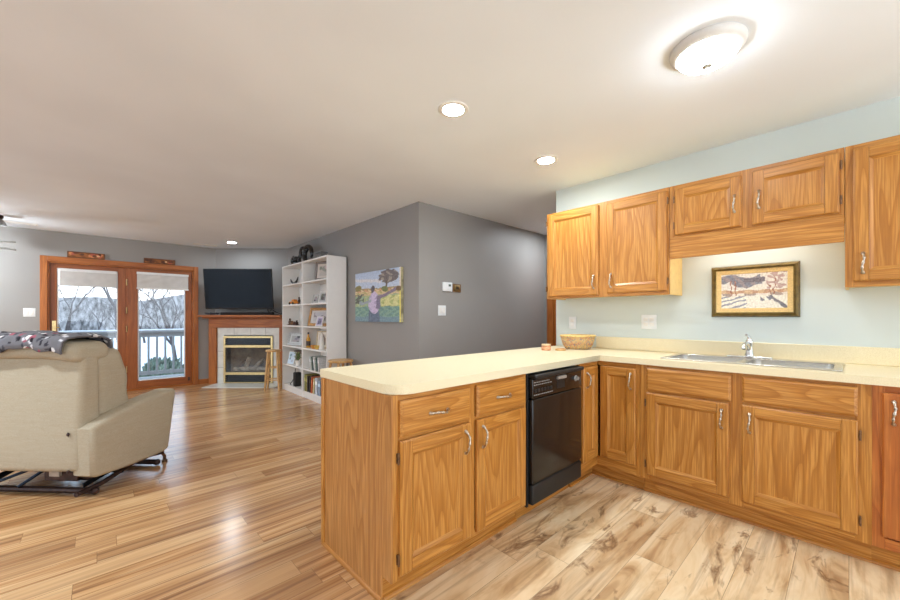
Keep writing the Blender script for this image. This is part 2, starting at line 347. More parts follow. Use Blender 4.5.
def blind(label, x0, x1, y, z0, z1, pl):
    t = thing('pleated_blind', label, 'blind', ((x0 + x1) / 2, y, z0), 0, None); wd = (x1 - x0) / 2; h = z1 - z0
    MB().box(-wd, wd, -.022, .018, h - .035, h).build('headrail', WHITEP, t, bev=.003)
    prof = []; nn = 22
    for i in range(nn + 1): prof.append(((-.013 if i % 2 else -.009), .02 + (h - .055) * i / nn))
    for i in range(nn, -1, -1): prof.append(((.011 if i % 2 else .007), .02 + (h - .055) * i / nn))
    MB().prism(prof, -wd + .005, wd - .005, 0).build('shade', BLIND, t, smooth=False)
    MB().box(-wd, wd, -.02, .016, 0, .022).build('bottom_rail', pl, t, bev=.003)
blind('white pleated blind raised at the top of the left door leaf', -.43, .205, 7.93, 1.655, 1.905, BLIND)
blind('cream pleated blind raised at the top of the right door leaf', .44, 1.135, 7.895, 1.65, 1.925, CASEW)

# ------------------------------------------------------------------ outdoors
struct('ground', 'snow covered yard beyond the deck', 'ground', MB().box(-90, 60, 10.9, 160, -1.25, -1.05).box(-90, -4.2, -40, 10.9, -1.25, -1.05), SNOW)
struct('deck', 'grey painted deck outside the patio doors', 'deck', MB().box(-3.6, 4.5, 8.06, 10.85, -.3, -.16), DECK)
t = thing('deck_railing', 'pale grey wooden deck railing outside the glass doors', 'railing', (.5, 10.7, -.16))
MB().box(-4, 4, -.07, .07, 1.0, 1.04).box(-4, 4, -.02, .02, .9, 1.0).build('top_rail', DECK, t, bev=.004); MB().box(-4, 4, -.02, .02, .06, .14).build('bottom_rail', DECK, t, bev=.004)
MB().box(-3.9, 3.9, -.06, .06, 1.04, 1.075).build('snow_cap', SNOW, t, bev=.012)
for i in range(53):
    x = -3.9 + i * .15; MB().box(x - .019, x + .019, -.019, .019, .14, .9).build('baluster', DECK, t)
for x in (-3.96, -1.9, 1.9, 3.96): MB().box(x - .045, x + .045, -.045, .045, 0, 1.0).build('post', DECK, t)
def tree_mb(seed, h, spread, depth, r0, tilt=0):
    R = random.Random(seed); mb = MB()
    def br(p, d, ln, r, k):
        pts = [p]; q = p.copy(); dd = d.copy(); nseg = 4
        for i in range(nseg):
            dd = (dd + Vector((R.uniform(-.2, .2), R.uniform(-.2, .2), R.uniform(-.1, .16)))).normalized(); q = q + dd * ln / nseg; pts.append(q.copy())
        mb.tube(pts, [r * (1 - .5 * i / nseg) for i in range(nseg + 1)], 5 if k < 2 else 3, caps=False)
        if k < depth:
            for j in range(R.choice((2, 3, 3)) if k else 4):
                nd = (dd + Vector((R.uniform(-1, 1), R.uniform(-1, 1), R.uniform(-.25, .6))) * spread).normalized()
                br(pts[R.choice((2, 3, 4))], nd, ln * R.uniform(.6, .82), r * .55, k + 1)
    br(Vector((0, 0, 0)), Vector((tilt, 0, 1)).normalized(), h * .36, r0, 0); return mb
# (x, y, height, spread, radius, tilt)
tag(tree_mb(3, 6.0, .7, 5, .1, .1).build('bare_tree', BARK, None, (-.7, 15.2, -1.1)), 'bare branching tree seen through the left patio pane', 'tree', 'bare trees in the yard')
tag(tree_mb(11, 5.4, .95, 5, .1, -.1).build('bare_tree', BARK, None, (2.5, 20.5, -1.1)), 'crooked dark bare tree seen through the right patio pane', 'tree', 'bare trees in the yard')
src = [tree_mb(20 + k, 7 + k, .7, 4, .12).build('distant_tree', BARK, None, (-6.5 + 7.5 * k, 33, -1.1)) for k in range(3)]
for o in src: tag(o, 'leafless tree in the far snowy treeline', 'tree', 'distant treeline')
R = random.Random(5); spots = [(x, y) for y in (41, 48.5, 56) for x in range(-14, 20, 7)]
for i, (x, y) in enumerate(spots):
    o = src[i % 3].copy(); COL.objects.link(o); o.location = (x + (y % 2) * 3.2 + R.uniform(-.4, .4), y, -1.1); o.rotation_euler.z = R.uniform(0, 6); k = R.uniform(.6, .8); o.scale = (k, k, k)
bs = MB()
RR = random.Random(9)
for k in range(420):
    a, e, rr = RR.uniform(0, 6.28), RR.uniform(0, 1.5), RR.uniform(.75, 1)
    p = Vector((math.cos(a) * math.cos(e) * rr * .8, math.sin(a) * math.cos(e) * rr * .6, math.sin(e) * rr * .75)); q = p * 1.16 + Vector((RR.uniform(-.06, .06), RR.uniform(-.06, .06), .05))
    bs.tube([p * .6, p, q], [.09, .075, .01], 4)
bush = bs.build('evergreen_bush', BUSH, None, (1.3, 13.2, -1.08)); bush.scale = (1, 1, 1.3); tag(bush, 'low dark evergreen bush beyond the deck railing', 'bush', 'evergreen bushes')
for x, y in ((3.4, 13.4), (-.8, 13.3), (-2.9, 13.4)):
    o = bush.copy(); COL.objects.link(o); o.location = (x, y, -1.08); o.rotation_euler.z = x * 3
hm = MB(); N = 40
top = [(-100 + 5 * i, 3.4 + 1.2 * math.sin(i * .6) + .8 * math.sin(i * 1.7) + 1.0) for i in range(N)]
hm.prism([(-100, -1.2)] + [(95, -1.2)] + top[::-1], 78, 100, 1)
struct('hills', 'hazy grey winter woods along the horizon', 'hill', hm, HILL, smooth=False)

# ================================================================== KITCHEN
FWID = .058
def cab_door(mb, x0, x1, z0, z1, fw=FWID):
    # slots: 0 upright grain, 1 across grain
    D = .02
    for (a0, a1) in ((x0, x0 + fw), (x1 - fw, x1)):
        mb.faces(*chbox(a0, a1, z0, z1, D, l=.007 if a0 == x0 else .0015, r=.007 if a1 == x1 else .0015, b=.007, t=.007), 0)
    for (b0, b1) in ((z0, z0 + fw), (z1 - fw, z1)):
        mb.faces(*chbox(x0 + fw, x1 - fw, b0, b1, D, l=0, r=0, b=.007 if b0 == z0 else .0015, t=.007 if b1 == z1 else .0015), 1)
    e = .016; u0, u1, w0, w1 = x0 + fw, x1 - fw, z0 + fw, z1 - fw
    def quad(p, m): mb.faces(p, [(0, 1, 2, 3)], m)
    yo, yi = -D + .001, -.009
    quad([(u0, yo, w0), (u0 + e, yi, w0 + e), (u0 + e, yi, w1 - e), (u0, yo, w1)], 0); quad([(u1, yo, w0), (u1, yo, w1), (u1 - e, yi, w1 - e), (u1 - e, yi, w0 + e)], 0)
    quad([(u0, yo, w0), (u1, yo, w0), (u1 - e, yi, w0 + e), (u0 + e, yi, w0 + e)], 1); quad([(u0, yo, w1), (u0 + e, yi, w1 - e), (u1 - e, yi, w1 - e), (u1, yo, w1)], 1)
    quad([(u0 + e, yi, w0 + e), (u1 - e, yi, w0 + e), (u1 - e, yi, w1 - e), (u0 + e, yi, w1 - e)], 0)
def chbox(x0, x1, z0, z1, D, l=.006, r=.006, b=.006, t=.006, dd=.006):
    vs = [(x0, 0, z0), (x1, 0, z0), (x1, 0, z1), (x0, 0, z1), (x0, -D + (dd if l else 0), z0), (x1, -D + (dd if r else 0), z0), (x1, -D + (dd if r else 0), z1), (x0, -D + (dd if l else 0), z1)]
    vs = [(x0, 0, z0), (x1, 0, z0), (x1, 0, z1), (x0, 0, z1)]
    k = dd if max(l, r, b, t) > .003 else .0015
    vs += [(x0, -D + k, z0), (x1, -D + k, z0), (x1, -D + k, z1), (x0, -D + k, z1), (x0 + l, -D, z0 + b), (x1 - r, -D, z0 + b), (x1 - r, -D, z1 - t), (x0 + l, -D, z1 - t)]
    fs = [(0, 1, 2, 3), (8, 9, 10, 11)]
    for i in range(4):
        j = (i + 1) % 4; fs += [(i, j, 4 + j, 4 + i), (4 + i, 4 + j, 8 + j, 8 + i)]
    return vs, fs
def drawer_front(mb, x0, x1, z0, z1): mb.faces(*chbox(x0, x1, z0, z1, .02, .012, .012, .012, .012, .008), 0)
def handle(parent, x, z, upright=True, y=-.02):
    mb = MB(); L = .052; pts = []; rad = []
    for i in range(25):
        t = -1 + i / 12; out = .004 + .024 * (1 - abs(t) ** 3.2); wv = .0035 * math.sin(t * PI * 1.0)
        rr = .0042 + .0026 * math.exp(-(t / .13) ** 2) + .0024 * math.exp(-((abs(t) - .5) / .1) ** 2) + .004 * math.exp(-((abs(t) - .96) / .09) ** 2)
        pts.append((wv, -out, t * L)); rad.append(rr)
    mb.tube(pts, rad, 8)
    for s in (-1, 1): mb.lathe([(0, .006), (.007, .0045), (.0085, 0)], (0, 0, s * L), 10, rot=Matrix.Rotation(PI / 2, 3, 'X'))
    o = mb.build('handle', PEWTER, parent, (x, y, z), (0, 0 if upright else PI / 2, 0), sharp=60); return o
def hinges(parent, x, zs):
    for z in zs:
        MB().tube([(x, -.012, z - .024), (x, -.012, z + .024)], .0042, 8).box(x - .004, x + .004, -.006, 0, z - .02, z + .02).build('hinge', HINGE, parent)
def mkdoor(root, x0, x1, z0, z1, hx=None, hz=None, hinge=None, mats=None):
    mb = MB(); cab_door(mb, x0, x1, z0, z1); d = mb.build('door', mats or [OAKZ, OAKX], root, sharp=20)
    if hx is not None: handle(d, hx, hz)
    if hinge is not None: hinges(d, hinge, (z0 + .07, z1 - .07))
    return d
def mkdrawer(root, x0, x1, z0, z1, hd=True, nm='drawer'):
    mb = MB(); drawer_front(mb, x0, x1, z0, z1); d = mb.build(nm, OAKX, root, sharp=20)
    if hd: handle(d, (x0 + x1) / 2, (z0 + z1) / 2, False)
    return d
def face_frame(root, W, z0, z1, stiles, rails, mats=None, st=.04):
    mb = MB()
    for (a, b) in stiles: mb.box(a, b, 0, .02, z0, z1, 0)
    xs = sorted(stiles)
    for (a, b) in rails:
        for (p, q) in zip(xs, xs[1:]): mb.box(p[1], q[0], .0004, .02, a, b, 1)
    return mb.build('face_frame', mats or [OAKZ, OAKX], root, bev=.0012)
ZT, ZB = .876, .112
def base_cab(label, loc, rz, W, DEP, nm='base_cabinet'):
    r = thing(nm, label, 'cabinet', loc, rz)
    mb = MB(); mb.box(0, .018, .02, DEP, ZB, ZT); mb.box(W - .018, W, .02, DEP, ZB, ZT); mb.box(.018, W - .018, .02, DEP, ZB, ZB + .018); mb.box(.018, W - .018, DEP - .012, DEP, ZB + .018, ZT)
    mb.box(.018, W - .018, .02, .12, ZT - .02, ZT)
    mb.build('carcass', INNER, r); return r
def toe(root, x0, x1, mat=None):
    MB().box(x0, x1, .075, .09, 0, ZB).build('toe_kick', mat or OAKX, root)
    MB().prism([(.075, 0), (.062, 0), (.063, .007), (.067, .014), (.075, .018)], x0, x1, 0).build('shoe_moulding', OAKX, root)
# --- peninsula cabinet (two drawers over two doors)
PY = 1.27
r = base_cab('oak base cabinet with two drawers at the open end of the peninsula', (.872, PY, 0), 0, .915, .6)
face_frame(r, .915, ZB, ZT, [(0, .03), (.445, .485), (.89, .915)], [(ZB, ZB + .035), (.685, .705), (.85, ZT)])
d = mkdrawer(r, .027, .441, .702, .853); d = mkdrawer(r, .488, .894, .702, .858)
mkdoor(r, .027, .441, .132, .687, .402, .60, .02); mkdoor(r, .488, .894, .132, .687, .526, .60)
toe(r, .0, .915)
ep = MB(); ep.prism([(.0, ZB), (.075, ZB), (.075, 0), (.63, 0), (.63, ZT), (0, ZT)], -.008, 0, 0); o = ep.build('end_panel', ENDZ, r)
o['label'] = 'paler oak veneer end panel'
MB().box(-.016, 0, .612, .645, 0, ZT).build('corner_moulding', OAKZ, r, bev=.004)
MB().prism([(0, 0), (-.011, 0), (-.010, .009), (-.004, .016), (0, .018)], .075, .63, 1).build('shoe_moulding', OAKY, r, (-.008, 0, 0))
MB().box(0, 2.41, .61, .63, 0, ZT).build('back_panel', ENDZ, r)
# --- dishwasher
dw = thing('dishwasher', 'black built-in dishwasher in the peninsula', 'dishwasher', (1.792, PY, 0))
MB().box(.004, .606, .03, .58, .1, .868).build('tub', BLACKM, dw); MB().box(.001, .609, .077, .09, 0, .1).build('toe_plate', OAKX, dw)
dd = MB(); dd.rbox((.31, -.003, .475), (.575, .05, .49), .008, 0, 3); od = dd.build('door', BLACKG, dw, sharp=50)
cp = MB(); cp.rbox((.31, -.003, .782), (.575, .05, .115), .006, 0, 3); oc = cp.build('control_panel', BLACKG, dw, sharp=50)
MB().rbox((.306, -.018, .853), (.564, .07, .024), .008, 0, 3).build('grip_lip', BLACKM, dw, sharp=50)
MB().rbox((.31, -.003, .166), (.575, .05, .115), .01, 0, 3).build('lower_panel', BLACKM, dw, sharp=50)
MB().box(0, .018, -.002, .03, .1, .868).build('side_trim', BLACKM, dw)
MB().rbox((.33, -.034, .82), (.10, .018, .022), .006, 0, 3).build('latch', plain('grey_latch', (150, 142, 132), .35), oc, sharp=50)
MB().box(.285, .375, -.03, -.027, .752, .806).build('latch_plate', BLACKM, oc)
MB().lathe([(0, .02), (.012, .018), (.015, .004), (.021, 0)], (.52, -.028, .79), 20, rot=Matrix.Rotation(PI / 2, 3, 'X')).build('dial', plain('dial_grey', (150, 146, 140), .3, .3), oc)
MK = plain('pale_print', (150, 148, 144), .5)
RR = random.Random(2)
for row, (zz, x1) in enumerate(((.815, .20), (.80, .21), (.742, .22))):
    x = .035
    while x < x1:
        wd = RR.uniform(.006, .02); MB().box(x, x + wd, -.0295, -.0278, zz, zz + .005).build('button_mark', MK, oc); x += wd + .007
for i in range(6): MB().rbox((.05 + i * .033, -.029, .768), (.024, .006, .02), .002, 0, 2).build('button', BLACKM, oc)
# --- corner cabinet with two doors
SX = 2.68
r = thing('corner_cabinet', 'oak corner cabinet with an angled pair of narrow doors', 'cabinet', (2.41, PY, 0), 0)
cb = MB(); cb.box(0, .018, .02, .6, ZB, ZT); cb.prism([(.02, .02), (.29, .02), (.29, -.28), (.86, -.28), (.86, .6), (.02, .6)], ZB, ZB + .018); cb.box(.29, .86, -.298, -.28, ZB, ZT); cb.box(.845, .86, -.28, .6, ZB + .018, ZT)
cb.build('carcass', INNER, r)
ff = MB(); ff.box(0, .025, 0, .02, ZB, ZT, 0); ff.box(.025, .27, .0004, .02, .845, ZT, 1); ff.box(.025, .27, .0004, .02, ZB, ZB + .065, 1)
ff.box(.27, .29, -.298, -.275, ZB, ZT, 0); ff.box(.2704, .29, -.275, 0, .845, ZT, 2); ff.box(.2704, .29, -.275, 0, ZB, ZB + .065, 2)
ff.build('face_frame', [OAKZ, OAKX, OAKY], r)
mkdoor(r, .028, .246, .182, .843, .07, .755)
mb = MB(); cab_door(mb, .026, .274, .182, .843); d = mb.build('door', [OAKZ, OAKX], r, (.27, 0, 0), (0, 0, -PI / 2), sharp=20); handle(d, .243, .755); 
MB().box(0, .345, .075, .09, 0, ZB).build('toe_kick', OAKX, r); MB().box(.345, .36, -.298, .09, 0, ZB).build('toe_kick', OAKY, r)
MB().box(0, .333, .063, .075, 0, .016).build('shoe_moulding', OAKX, r, bev=.004); MB().box(.333, .345, -.298, .075, 0, .016).build('shoe_moulding', OAKY, r, bev=.004)
# --- sink base
r = base_cab('oak sink base cabinet with two false drawers and two doors', (SX, .97, 0), -PI / 2, 1.045, .6)
face_frame(r, 1.045, ZB, ZT, [(0, .055), (.49, .56), (.99, 1.045)], [(ZB, ZB + .045), (.685, .72), (.85, ZT)])
mkdrawer(r, .045, .503, .708, .858, False, 'false_drawer'); mkdrawer(r, .554, .999, .716, .858, False, 'false_drawer')
mkdoor(r, .043, .493, .147, .694, .458, .60, .036); mkdoor(r, .552, 1.0, .147, .698, .588, .60, 1.007)
toe(r, 0, 1.045)
# --- redder end cabinet
r = base_cab('redder oak cabinet with one full height door right of the sink', (SX, -.075, 0), -PI / 2, .56, .6)
face_frame(r, .56, ZB, ZT, [(0, .04), (.52, .56)], [(ZB, ZB + .05), (.845, ZT)], [REDZ, REDX])
mkdoor(r, .03, .53, .172, .845, .066, .755, .537, [REDZ, REDX]); toe(r, 0, .56)
# --- counter top
CT0, CT1 = .878, .918
def arc(cx, cy, rr, a0, a1, n=10): return [(cx + rr * math.cos(a0 + (a1 - a0) * i / n), cy + rr * math.sin(a0 + (a1 - a0) * i / n)) for i in range(n + 1)]
CE, CY0, CY1, CX = .862, 1.243, 1.952, 2.655
SNK = (2.75, 3.215, .022, .868)
mb = MB()
hole = [(SNK[0] + .02, SNK[2] + .02), (SNK[1] - .02, SNK[2] + .02), (SNK[1] - .02, SNK[3] - .02), (SNK[0] + .02, SNK[3] - .02)]
pen = arc(CE + .1, CY0 + .1, .1, PI, 1.5 * PI) + [(CX, CY0), (3.29, CY0), (3.29, CY1)] + arc(CE + .02, CY1 - .02, .02, .5 * PI, PI, 4)
mb.prism(pen, CT0, CT1)
hx0, hx1, hy0, hy1 = hole[0][0], hole[1][0], hole[0][1], hole[2][1]
mb.box(CX, hx0, hy0, hy1, CT0, CT1); mb.box(hx1, 3.29, hy0, hy1, CT0, CT1); mb.box(CX, 3.29, hy1, CY0, CT0, CT1); mb.box(CX, 3.29, -.64, hy0, CT0, CT1)
ct = tag(mb.build('countertop', LAM), 'cream laminate countertop running along the peninsula and sink wall', 'countertop')
bmx = bmesh.new(); bmx.from_mesh(ct.data); bmesh.ops.remove_doubles(bmx, verts=bmx.verts[:], dist=.0005); bmx.to_mesh(ct.data); bmx.free()
MB().box(3.268, 3.288, -.64, 1.56, CT1, 1.022).build('backsplash', LAM, ct, bev=.004)
MB().box(CX - .0008, CX + .0012, CY0 - .0008, CY0 + .001, CT0 + .001, CT1 - .001).build('mitre_seam', plain('seam_filler', (150, 128, 84), .6), ct)  # thin darker joint line at the countertop's inner corner
# --- sink
sk = thing('kitchen_sink', 'double bowl stainless steel sink set in the countertop', 'sink', (0, 0, CT1))
x0, x1, y0, y1 = SNK
mb = MB(); zr = .008
bowls = [(x0 + .035, x1 - .095, y0 + .035, (y0 + y1) / 2 - .02), (x0 + .035, x1 - .095, (y0 + y1) / 2 + .02, y1 - .035)]
def rrect(a0, a1, b0, b1, rr, n=4): return arc(a1 - rr, b1 - rr, rr, 0, PI / 2, n) + arc(a0 + rr, b1 - rr, rr, PI / 2, PI, n) + arc(a0 + rr, b0 + rr, rr, PI, 1.5 * PI, n) + arc(a1 - rr, b0 + rr, rr, 1.5 * PI, 2 * PI, n)
# rim as strips around two bowls
for (a0, a1, b0, b1) in ((x0, bowls[0][0], y0, y1), (bowls[0][1], x1, y0, y1), (bowls[0][0], bowls[0][1], y0, bowls[0][2]), (bowls[0][0], bowls[0][1], bowls[0][3], bowls[1][2]), (bowls[0][0], bowls[0][1], bowls[1][3], y1)):
    mb.box(a0, a1, b0, b1, .0005, zr)
mb.build('rim', STEEL, sk, bev=.003)
for bw in bowls:
    b = MB(); lv = [(0, .006), (.0, -.02), (.012, -.12), (.04, -.145)]; loops = []
    for ins, z in lv: loops.append([b.bm.verts.new((px, py, z)) for px, py in rrect(bw[0] + ins, bw[1] - ins, bw[2] + ins, bw[3] - ins, .05)])
    for q, w_ in zip(loops, loops[1:]):
        for k in range(len(q)): b.bm.faces.new((q[k], q[(k + 1) % len(q)], w_[(k + 1) % len(q)], w_[k]))
    b.bm.faces.new(loops[-1])
    for (cx, cy, sx_, sy_) in ((bw[0], bw[2], 1, 1), (bw[1], bw[2], -1, 1), (bw[1], bw[3], -1, -1), (bw[0], bw[3], 1, -1)):   # corner fillets
        a0 = {(1, 1): PI, (-1, 1): 1.5 * PI, (-1, -1): 0, (1, -1): .5 * PI}[(sx_, sy_)]
        ap = arc(cx + sx_ * .05, cy + sy_ * .05, .05, a0, a0 + PI / 2, 4)
        b.faces([(cx, cy, .006)] + [(px, py, .006) for px, py in ap], [(0, i, i + 1) for i in range(1, 5)])
    ob = b.build('bowl', STEEL, sk, sharp=60)
    MB().lathe([(0, .003), (.03, .003), (.042, .005), (.044, 0)], ((bw[0] + bw[1]) / 2, (bw[2] + bw[3]) / 2, -.145), 20).build('drain', CHROME, ob)
fc = thing('faucet', 'chrome single lever kitchen faucet on the sink deck', 'faucet', (3.165, .455, CT1 + .008))
b = MB(); b.rbox((0, 0, .006), (.055, .24, .012), .0055, 0, 3); b.build('deck_plate', CHROME, fc)
MB().lathe([(0, 0), (.026, 0), (.026, .01), (.021, .02), (.02, .075), (.023, .085), (.022, .1), (.015, .108), (0, .11)], (0, 0, .012), 24).build('body', CHROME, fc)
pts = [(-.015, 0, .06), (-.06, 0, .085), (-.12, 0, .098), (-.17, 0, .095), (-.195, 0, .08), (-.2, 0, .068)]
MB().tube(pts, [.014, .013, .012, .012, .012, .012], 12).build('spout', CHROME, fc)
MB().tube([(0, 0, .118), (.004, 0, .132), (-.02, .004, .146), (-.055, .008, .152)], [.013, .01, .008, .009], 10).ball((0, 0, .118), .017).build('lever', CHROME, fc)
# --- upper cabinets
UX = 2.985
def upper(label, y_left, W, z0, z1, stiles, rails, nm='wall_cabinet'):
    r = thing(nm, label, 'cabinet', (UX, y_left, z0), -PI / 2); H = z1 - z0
    mb = MB(); mb.box(0, .016, .02, .303, 0, H, 1); mb.box(W - .016, W, .02, .303, 0, H, 1); mb.box(.016, W - .016, .02, .303, H - .016, H, 0); mb.box(.016, W - .016, .02, .303, .012, .028, 0); mb.box(.016, W - .016, .29, .303, .028, H - .016, 0)
    mb.build('carcass', [INNER, INNER], r)
    face_frame(r, W, 0, H, stiles, rails); return r
r = upper('tall oak wall cabinet pair at the left end of the sink wall', 1.888, 1.006, 1.36, 2.13, [(0, .03), (.48, .565), (.975, 1.006)], [(0, .035), (.735, .77)])
mkdoor(r, .018, .488, .018, .752, .452, .125, -.0); mkdoor(r, .558, .993, .026, .742, .594, .125, .998)
r = upper('short oak wall cabinet pair over the sink with a deep valance', .880, .863, 1.762, 2.13, [(0, .03), (.41, .47), (.83, .863)], [(0, .02), (.335, .368)])
mkdoor(r, .036, .412, .012, .336, .378, .16, .03); mkdoor(r, .466, .844, .010, .342, .50, .16, .851)
MB().box(0, .863, 0, .019, -.15, -.0005).build('valance', OAKX, r, bev=.0015)
r = upper('tall oak wall cabinet at the right edge beside the valance', .015, .60, 1.36, 2.13, [(0, .035), (.57, .6)], [(0, .035), (.735, .77)])
mkdoor(r, .03, .575, .03, .742, .066, .125, .583)
t = thing('under_cabinet_light', 'white strip light tucked behind the valance over the sink', 'light', (3.12, .45, 1.742))
MB().box(-.04, .04, -.32, .32, .002, .0185).build('housing', WHITEP, t); MB().box(-.03, .03, -.3, .3, -.006, .002).build('tube', emit('strip_glow', (1, .97, .9), LAMP_STRIP), t)
# --- picture over the sink
from mathutils import noise as MN
def wob(u, v, k, sc=9, o=0): return u + k * MN.noise(Vector((u * sc, v * sc, 3.1 + o))) + k * .25 * MN.noise(Vector((u * sc * 3, v * sc * 3, 7.7 + o))), v + k * MN.noise(Vector((u * sc, v * sc, 11.3 + o))) + k * .25 * MN.noise(Vector((u * sc * 3, v * sc * 3, 17.9 + o)))
def art_snow(u, v):
    U, W_ = u, v; u, v = wob(u, v, .035); c = snow_paint(u, v); k = 26 * MN.noise(Vector((U * 40, W_ * 26, 1)))
    return tuple(min(255, max(0, x + k)) for x in c)
def snow_paint(u, v):
    c = (226, 220, 206)
    if v > .60 - .05 * math.sin(u * 7):
        c = (222, 216, 206)
        if u < .62 and v > .66 + .09 * math.sin(u * 9 + 1) - .04 * math.sin(u * 31) and v < .93 + .05 * math.sin(u * 11): c = (128, 130, 140) if math.sin(u * 40 + v * 23) > -.2 else (150, 140, 142)
        if abs(v - .80 - .1 * (u - .5)) < .06 and .35 < u < .68: c = (118, 112, 118)
    if .42 < v < .52 + .02 * math.sin(u * 20): c = (206, 176, 140) if math.sin(u * 33) > 0 else (190, 150, 120)
    if .36 < v < .43: c = (168, 152, 142) if math.sin(u * 17) > .1 else (224, 214, 200)
    for (tu, th, k) in ((.16, .8, 1), (.24, .78, -1), (.80, .92, 1), (.75, .7, -1)):
        if abs(u - tu - .03 * k * (v - .4)) < .008 and .38 < v < th: c = (160, 110, 90)
    if .70 < u < 1.1 and v > .55 and MN.noise(Vector((u * 15, v * 12, 5))) > .0: c = (186, 160, 152)
    if v < .36:
        c = (232, 226, 210)
        if u < .4 and abs(math.sin((v * 1.0 - u * .5) * 26)) > .82: c = (150, 152, 160)
        if u > .62 and abs(v - (.36 - (u - .74) * 1.4)) < .05: c = (120, 116, 120)
        if .62 < u < .76 and .22 < v < .33 and math.sin(u * 50 + v * 30) > 0: c = (130, 130, 138)
    return c
t = thing('framed_painting', 'snowy landscape painting in a dark gold frame over the sink', 'picture', (3.29, .453, 1.197), -PI / 2)
W, H = .478, .362
fr = MB()
def frame_ring(mb, W, H, fw, y0, y1, m=0, z=0, prof=None, cx=0):
    P = prof or [(0, y0), (.008, y1 + .004), (.02, y1), (fw * .6, y1 + .006), (fw * .75, y1 + .003), (fw, y1 + .012), (fw, y0)]
    loops = [[mb.bm.verts.new((cx + x, y, zz)) for x, zz in ((-W / 2 + i, z + i), (W / 2 - i, z + i), (W / 2 - i, z + H - i), (-W / 2 + i, z + H - i))] for i, y in P]
    for q, w_ in zip(loops, loops[1:]):
        for k in range(4): mb.bm.faces.new((q[k], q[(k + 1) % 4], w_[(k + 1) % 4], w_[k])).material_index = m
frame_ring(fr, W, H, .032, -.002, -.03); fr.build('frame', GOLD, t, sharp=20)
li = MB(); frame_ring(li, W - .062, H - .062, .03, -.006, -.016, 0, .031, [(0, -.006), (0, -.016), (.026, -.012), (.03, -.009), (.03, -.006)]); li.build('liner', LINEN, t, sharp=20)
MB().box(-W / 2 + .05, W / 2 - .05, -.006, -.002, .05, H - .05).build('backing', CREAM, t)
picture('painting', PAINTED, t, -W / 2 + .058, W / 2 - .058, .058, H - .058, -.0075, 120, 90, art_snow)
# --- wall plates
def plate(name, label, cat, loc, rz, W, H, kind):
    t = thing(name, label, cat, loc, rz); MB().rbox((0, -.0035, 0), (W, .006, H), .0025, 0, 2).build('plate', WHITEP, t)
    k = MB(); n = 2 if W > .1 else 1
    for i in range(n):
        cx = (i - (n - 1) / 2) * .046
        if kind == 'switch': k.rbox((cx, -.008, 0), (.032, .006, .066), .002, 0, 2, rot=None)
        else:
            for zz in (-.02, .02): k.rbox((cx, -.0075, zz), (.034, .003, .028), .001, 0, 2)
    k.build('rocker' if kind == 'switch' else 'socket', WHITEM, t); return t
plate('wall_outlet', 'white double outlet plate on the blue wall above the backsplash', 'outlet', (3.29, 1.122, 1.155), -PI / 2, .116, .116, 'outlet')
plate('wall_outlet', 'white outlet plate on the blue wall behind the woven basket', 'outlet', (3.29, 1.80, 1.14), -PI / 2, .075, .116, 'outlet')
plate('light_switch', 'white light switch below the thermostat', 'switch', (2.843, 3.17, 1.268), 0, .116, .116, 'switch')
plate('light_switch', 'white double light switch left of the patio doors', 'switch', (-.72, 7.9, 1.257), 0, .116, .122, 'switch')
t = thing('thermostat', 'white thermostat on the hall wall', 'thermostat', (2.915, 3.17, 1.54))
MB().rbox((0, -.014, 0), (.145, .026, .105), .006, 0, 3).build('case', WHITEP, t); MB().box(.01, .045, -.0285, -.0265, .005, .03).build('display', plain('lcd', (96, 104, 96), .2), t)
t = thing('wall_plaque', 'small brown and brass plaque beside the thermostat', 'plaque', (3.07, 3.17, 1.535))
MB().rbox((0, -.01, 0), (.13, .018, .095), .004, 0, 2).build('backplate', plain('walnut', (116, 84, 44), .5), t); frm = MB(); frm.rbox((0, -.021, 0), (.08, .006, .06), .002, 0, 2); frm.build('face', BRASS, t)
MB().box(-.022, .022, -.026, -.023, -.018, .018).build('inset', plain('dark_inset', (58, 42, 24), .4), t)
# --- things on the counter
def basket_mat():
    t = NT('woven_reed'); tc = t.n('ShaderNodeTexCoord'); sx = t.n('ShaderNodeSeparateXYZ'); t.l(tc.outputs['Object'], sx.inputs[0])
    ang = t.math('ARCTAN2', sx.outputs['Y'], sx.outputs['X']); row = t.math('FLOOR', t.math('MULTIPLY', sx.outputs['Z'], 95))
    a = t.math('FLOOR', t.math('MULTIPLY', ang, 13)); cb = t.n('ShaderNodeCombineXYZ'); t.l(a, cb.inputs[0]); t.l(row, cb.inputs[1])
    wn = t.n('ShaderNodeTexWhiteNoise', noise_dimensions='2D'); t.l(cb.outputs[0], wn.inputs[0])
    col = t.ramp(wn.outputs[0], [(0, (206, 166, 108)), (.35, (222, 186, 130)), (.5, (196, 110, 84)), (.62, (110, 112, 150)), (.75, (216, 178, 120)), (.9, (150, 156, 110))], 'CONSTANT')
    rowc = t.ramp(t.math('FRACT', t.math('MULTIPLY', sx.outputs['Z'], 11)), [(0, (214, 178, 122)), (.3, (214, 178, 122)), (.5, (188, 130, 100)), (.8, (226, 196, 142))])
    t.base(t.mix(.4, col, rowc)); h = t.math('SINE', t.math('ADD', t.math('MULTIPLY', sx.outputs['Z'], 600), t.math('MULTIPLY', ang, 26))); t.bump(h, .6, .004); return t.set(.8)
t = thing('woven_basket', 'multicoloured woven oval basket on the counter in the corner', 'basket', (3.03, 1.61, CT1), -.75); t.scale = (.9, .9, .98)
bk = MB().lathe([(0, .004), (.085, .002), (.1, .008), (.118, .04), (.132, .085), (.138, .118), (.135, .124), (.128, .118), (.118, .07), (.098, .016), (0, .012)], (0, 0, 0), 40, 0, 1.2, .85).build('bowl', basket_mat(), t, sharp=80)
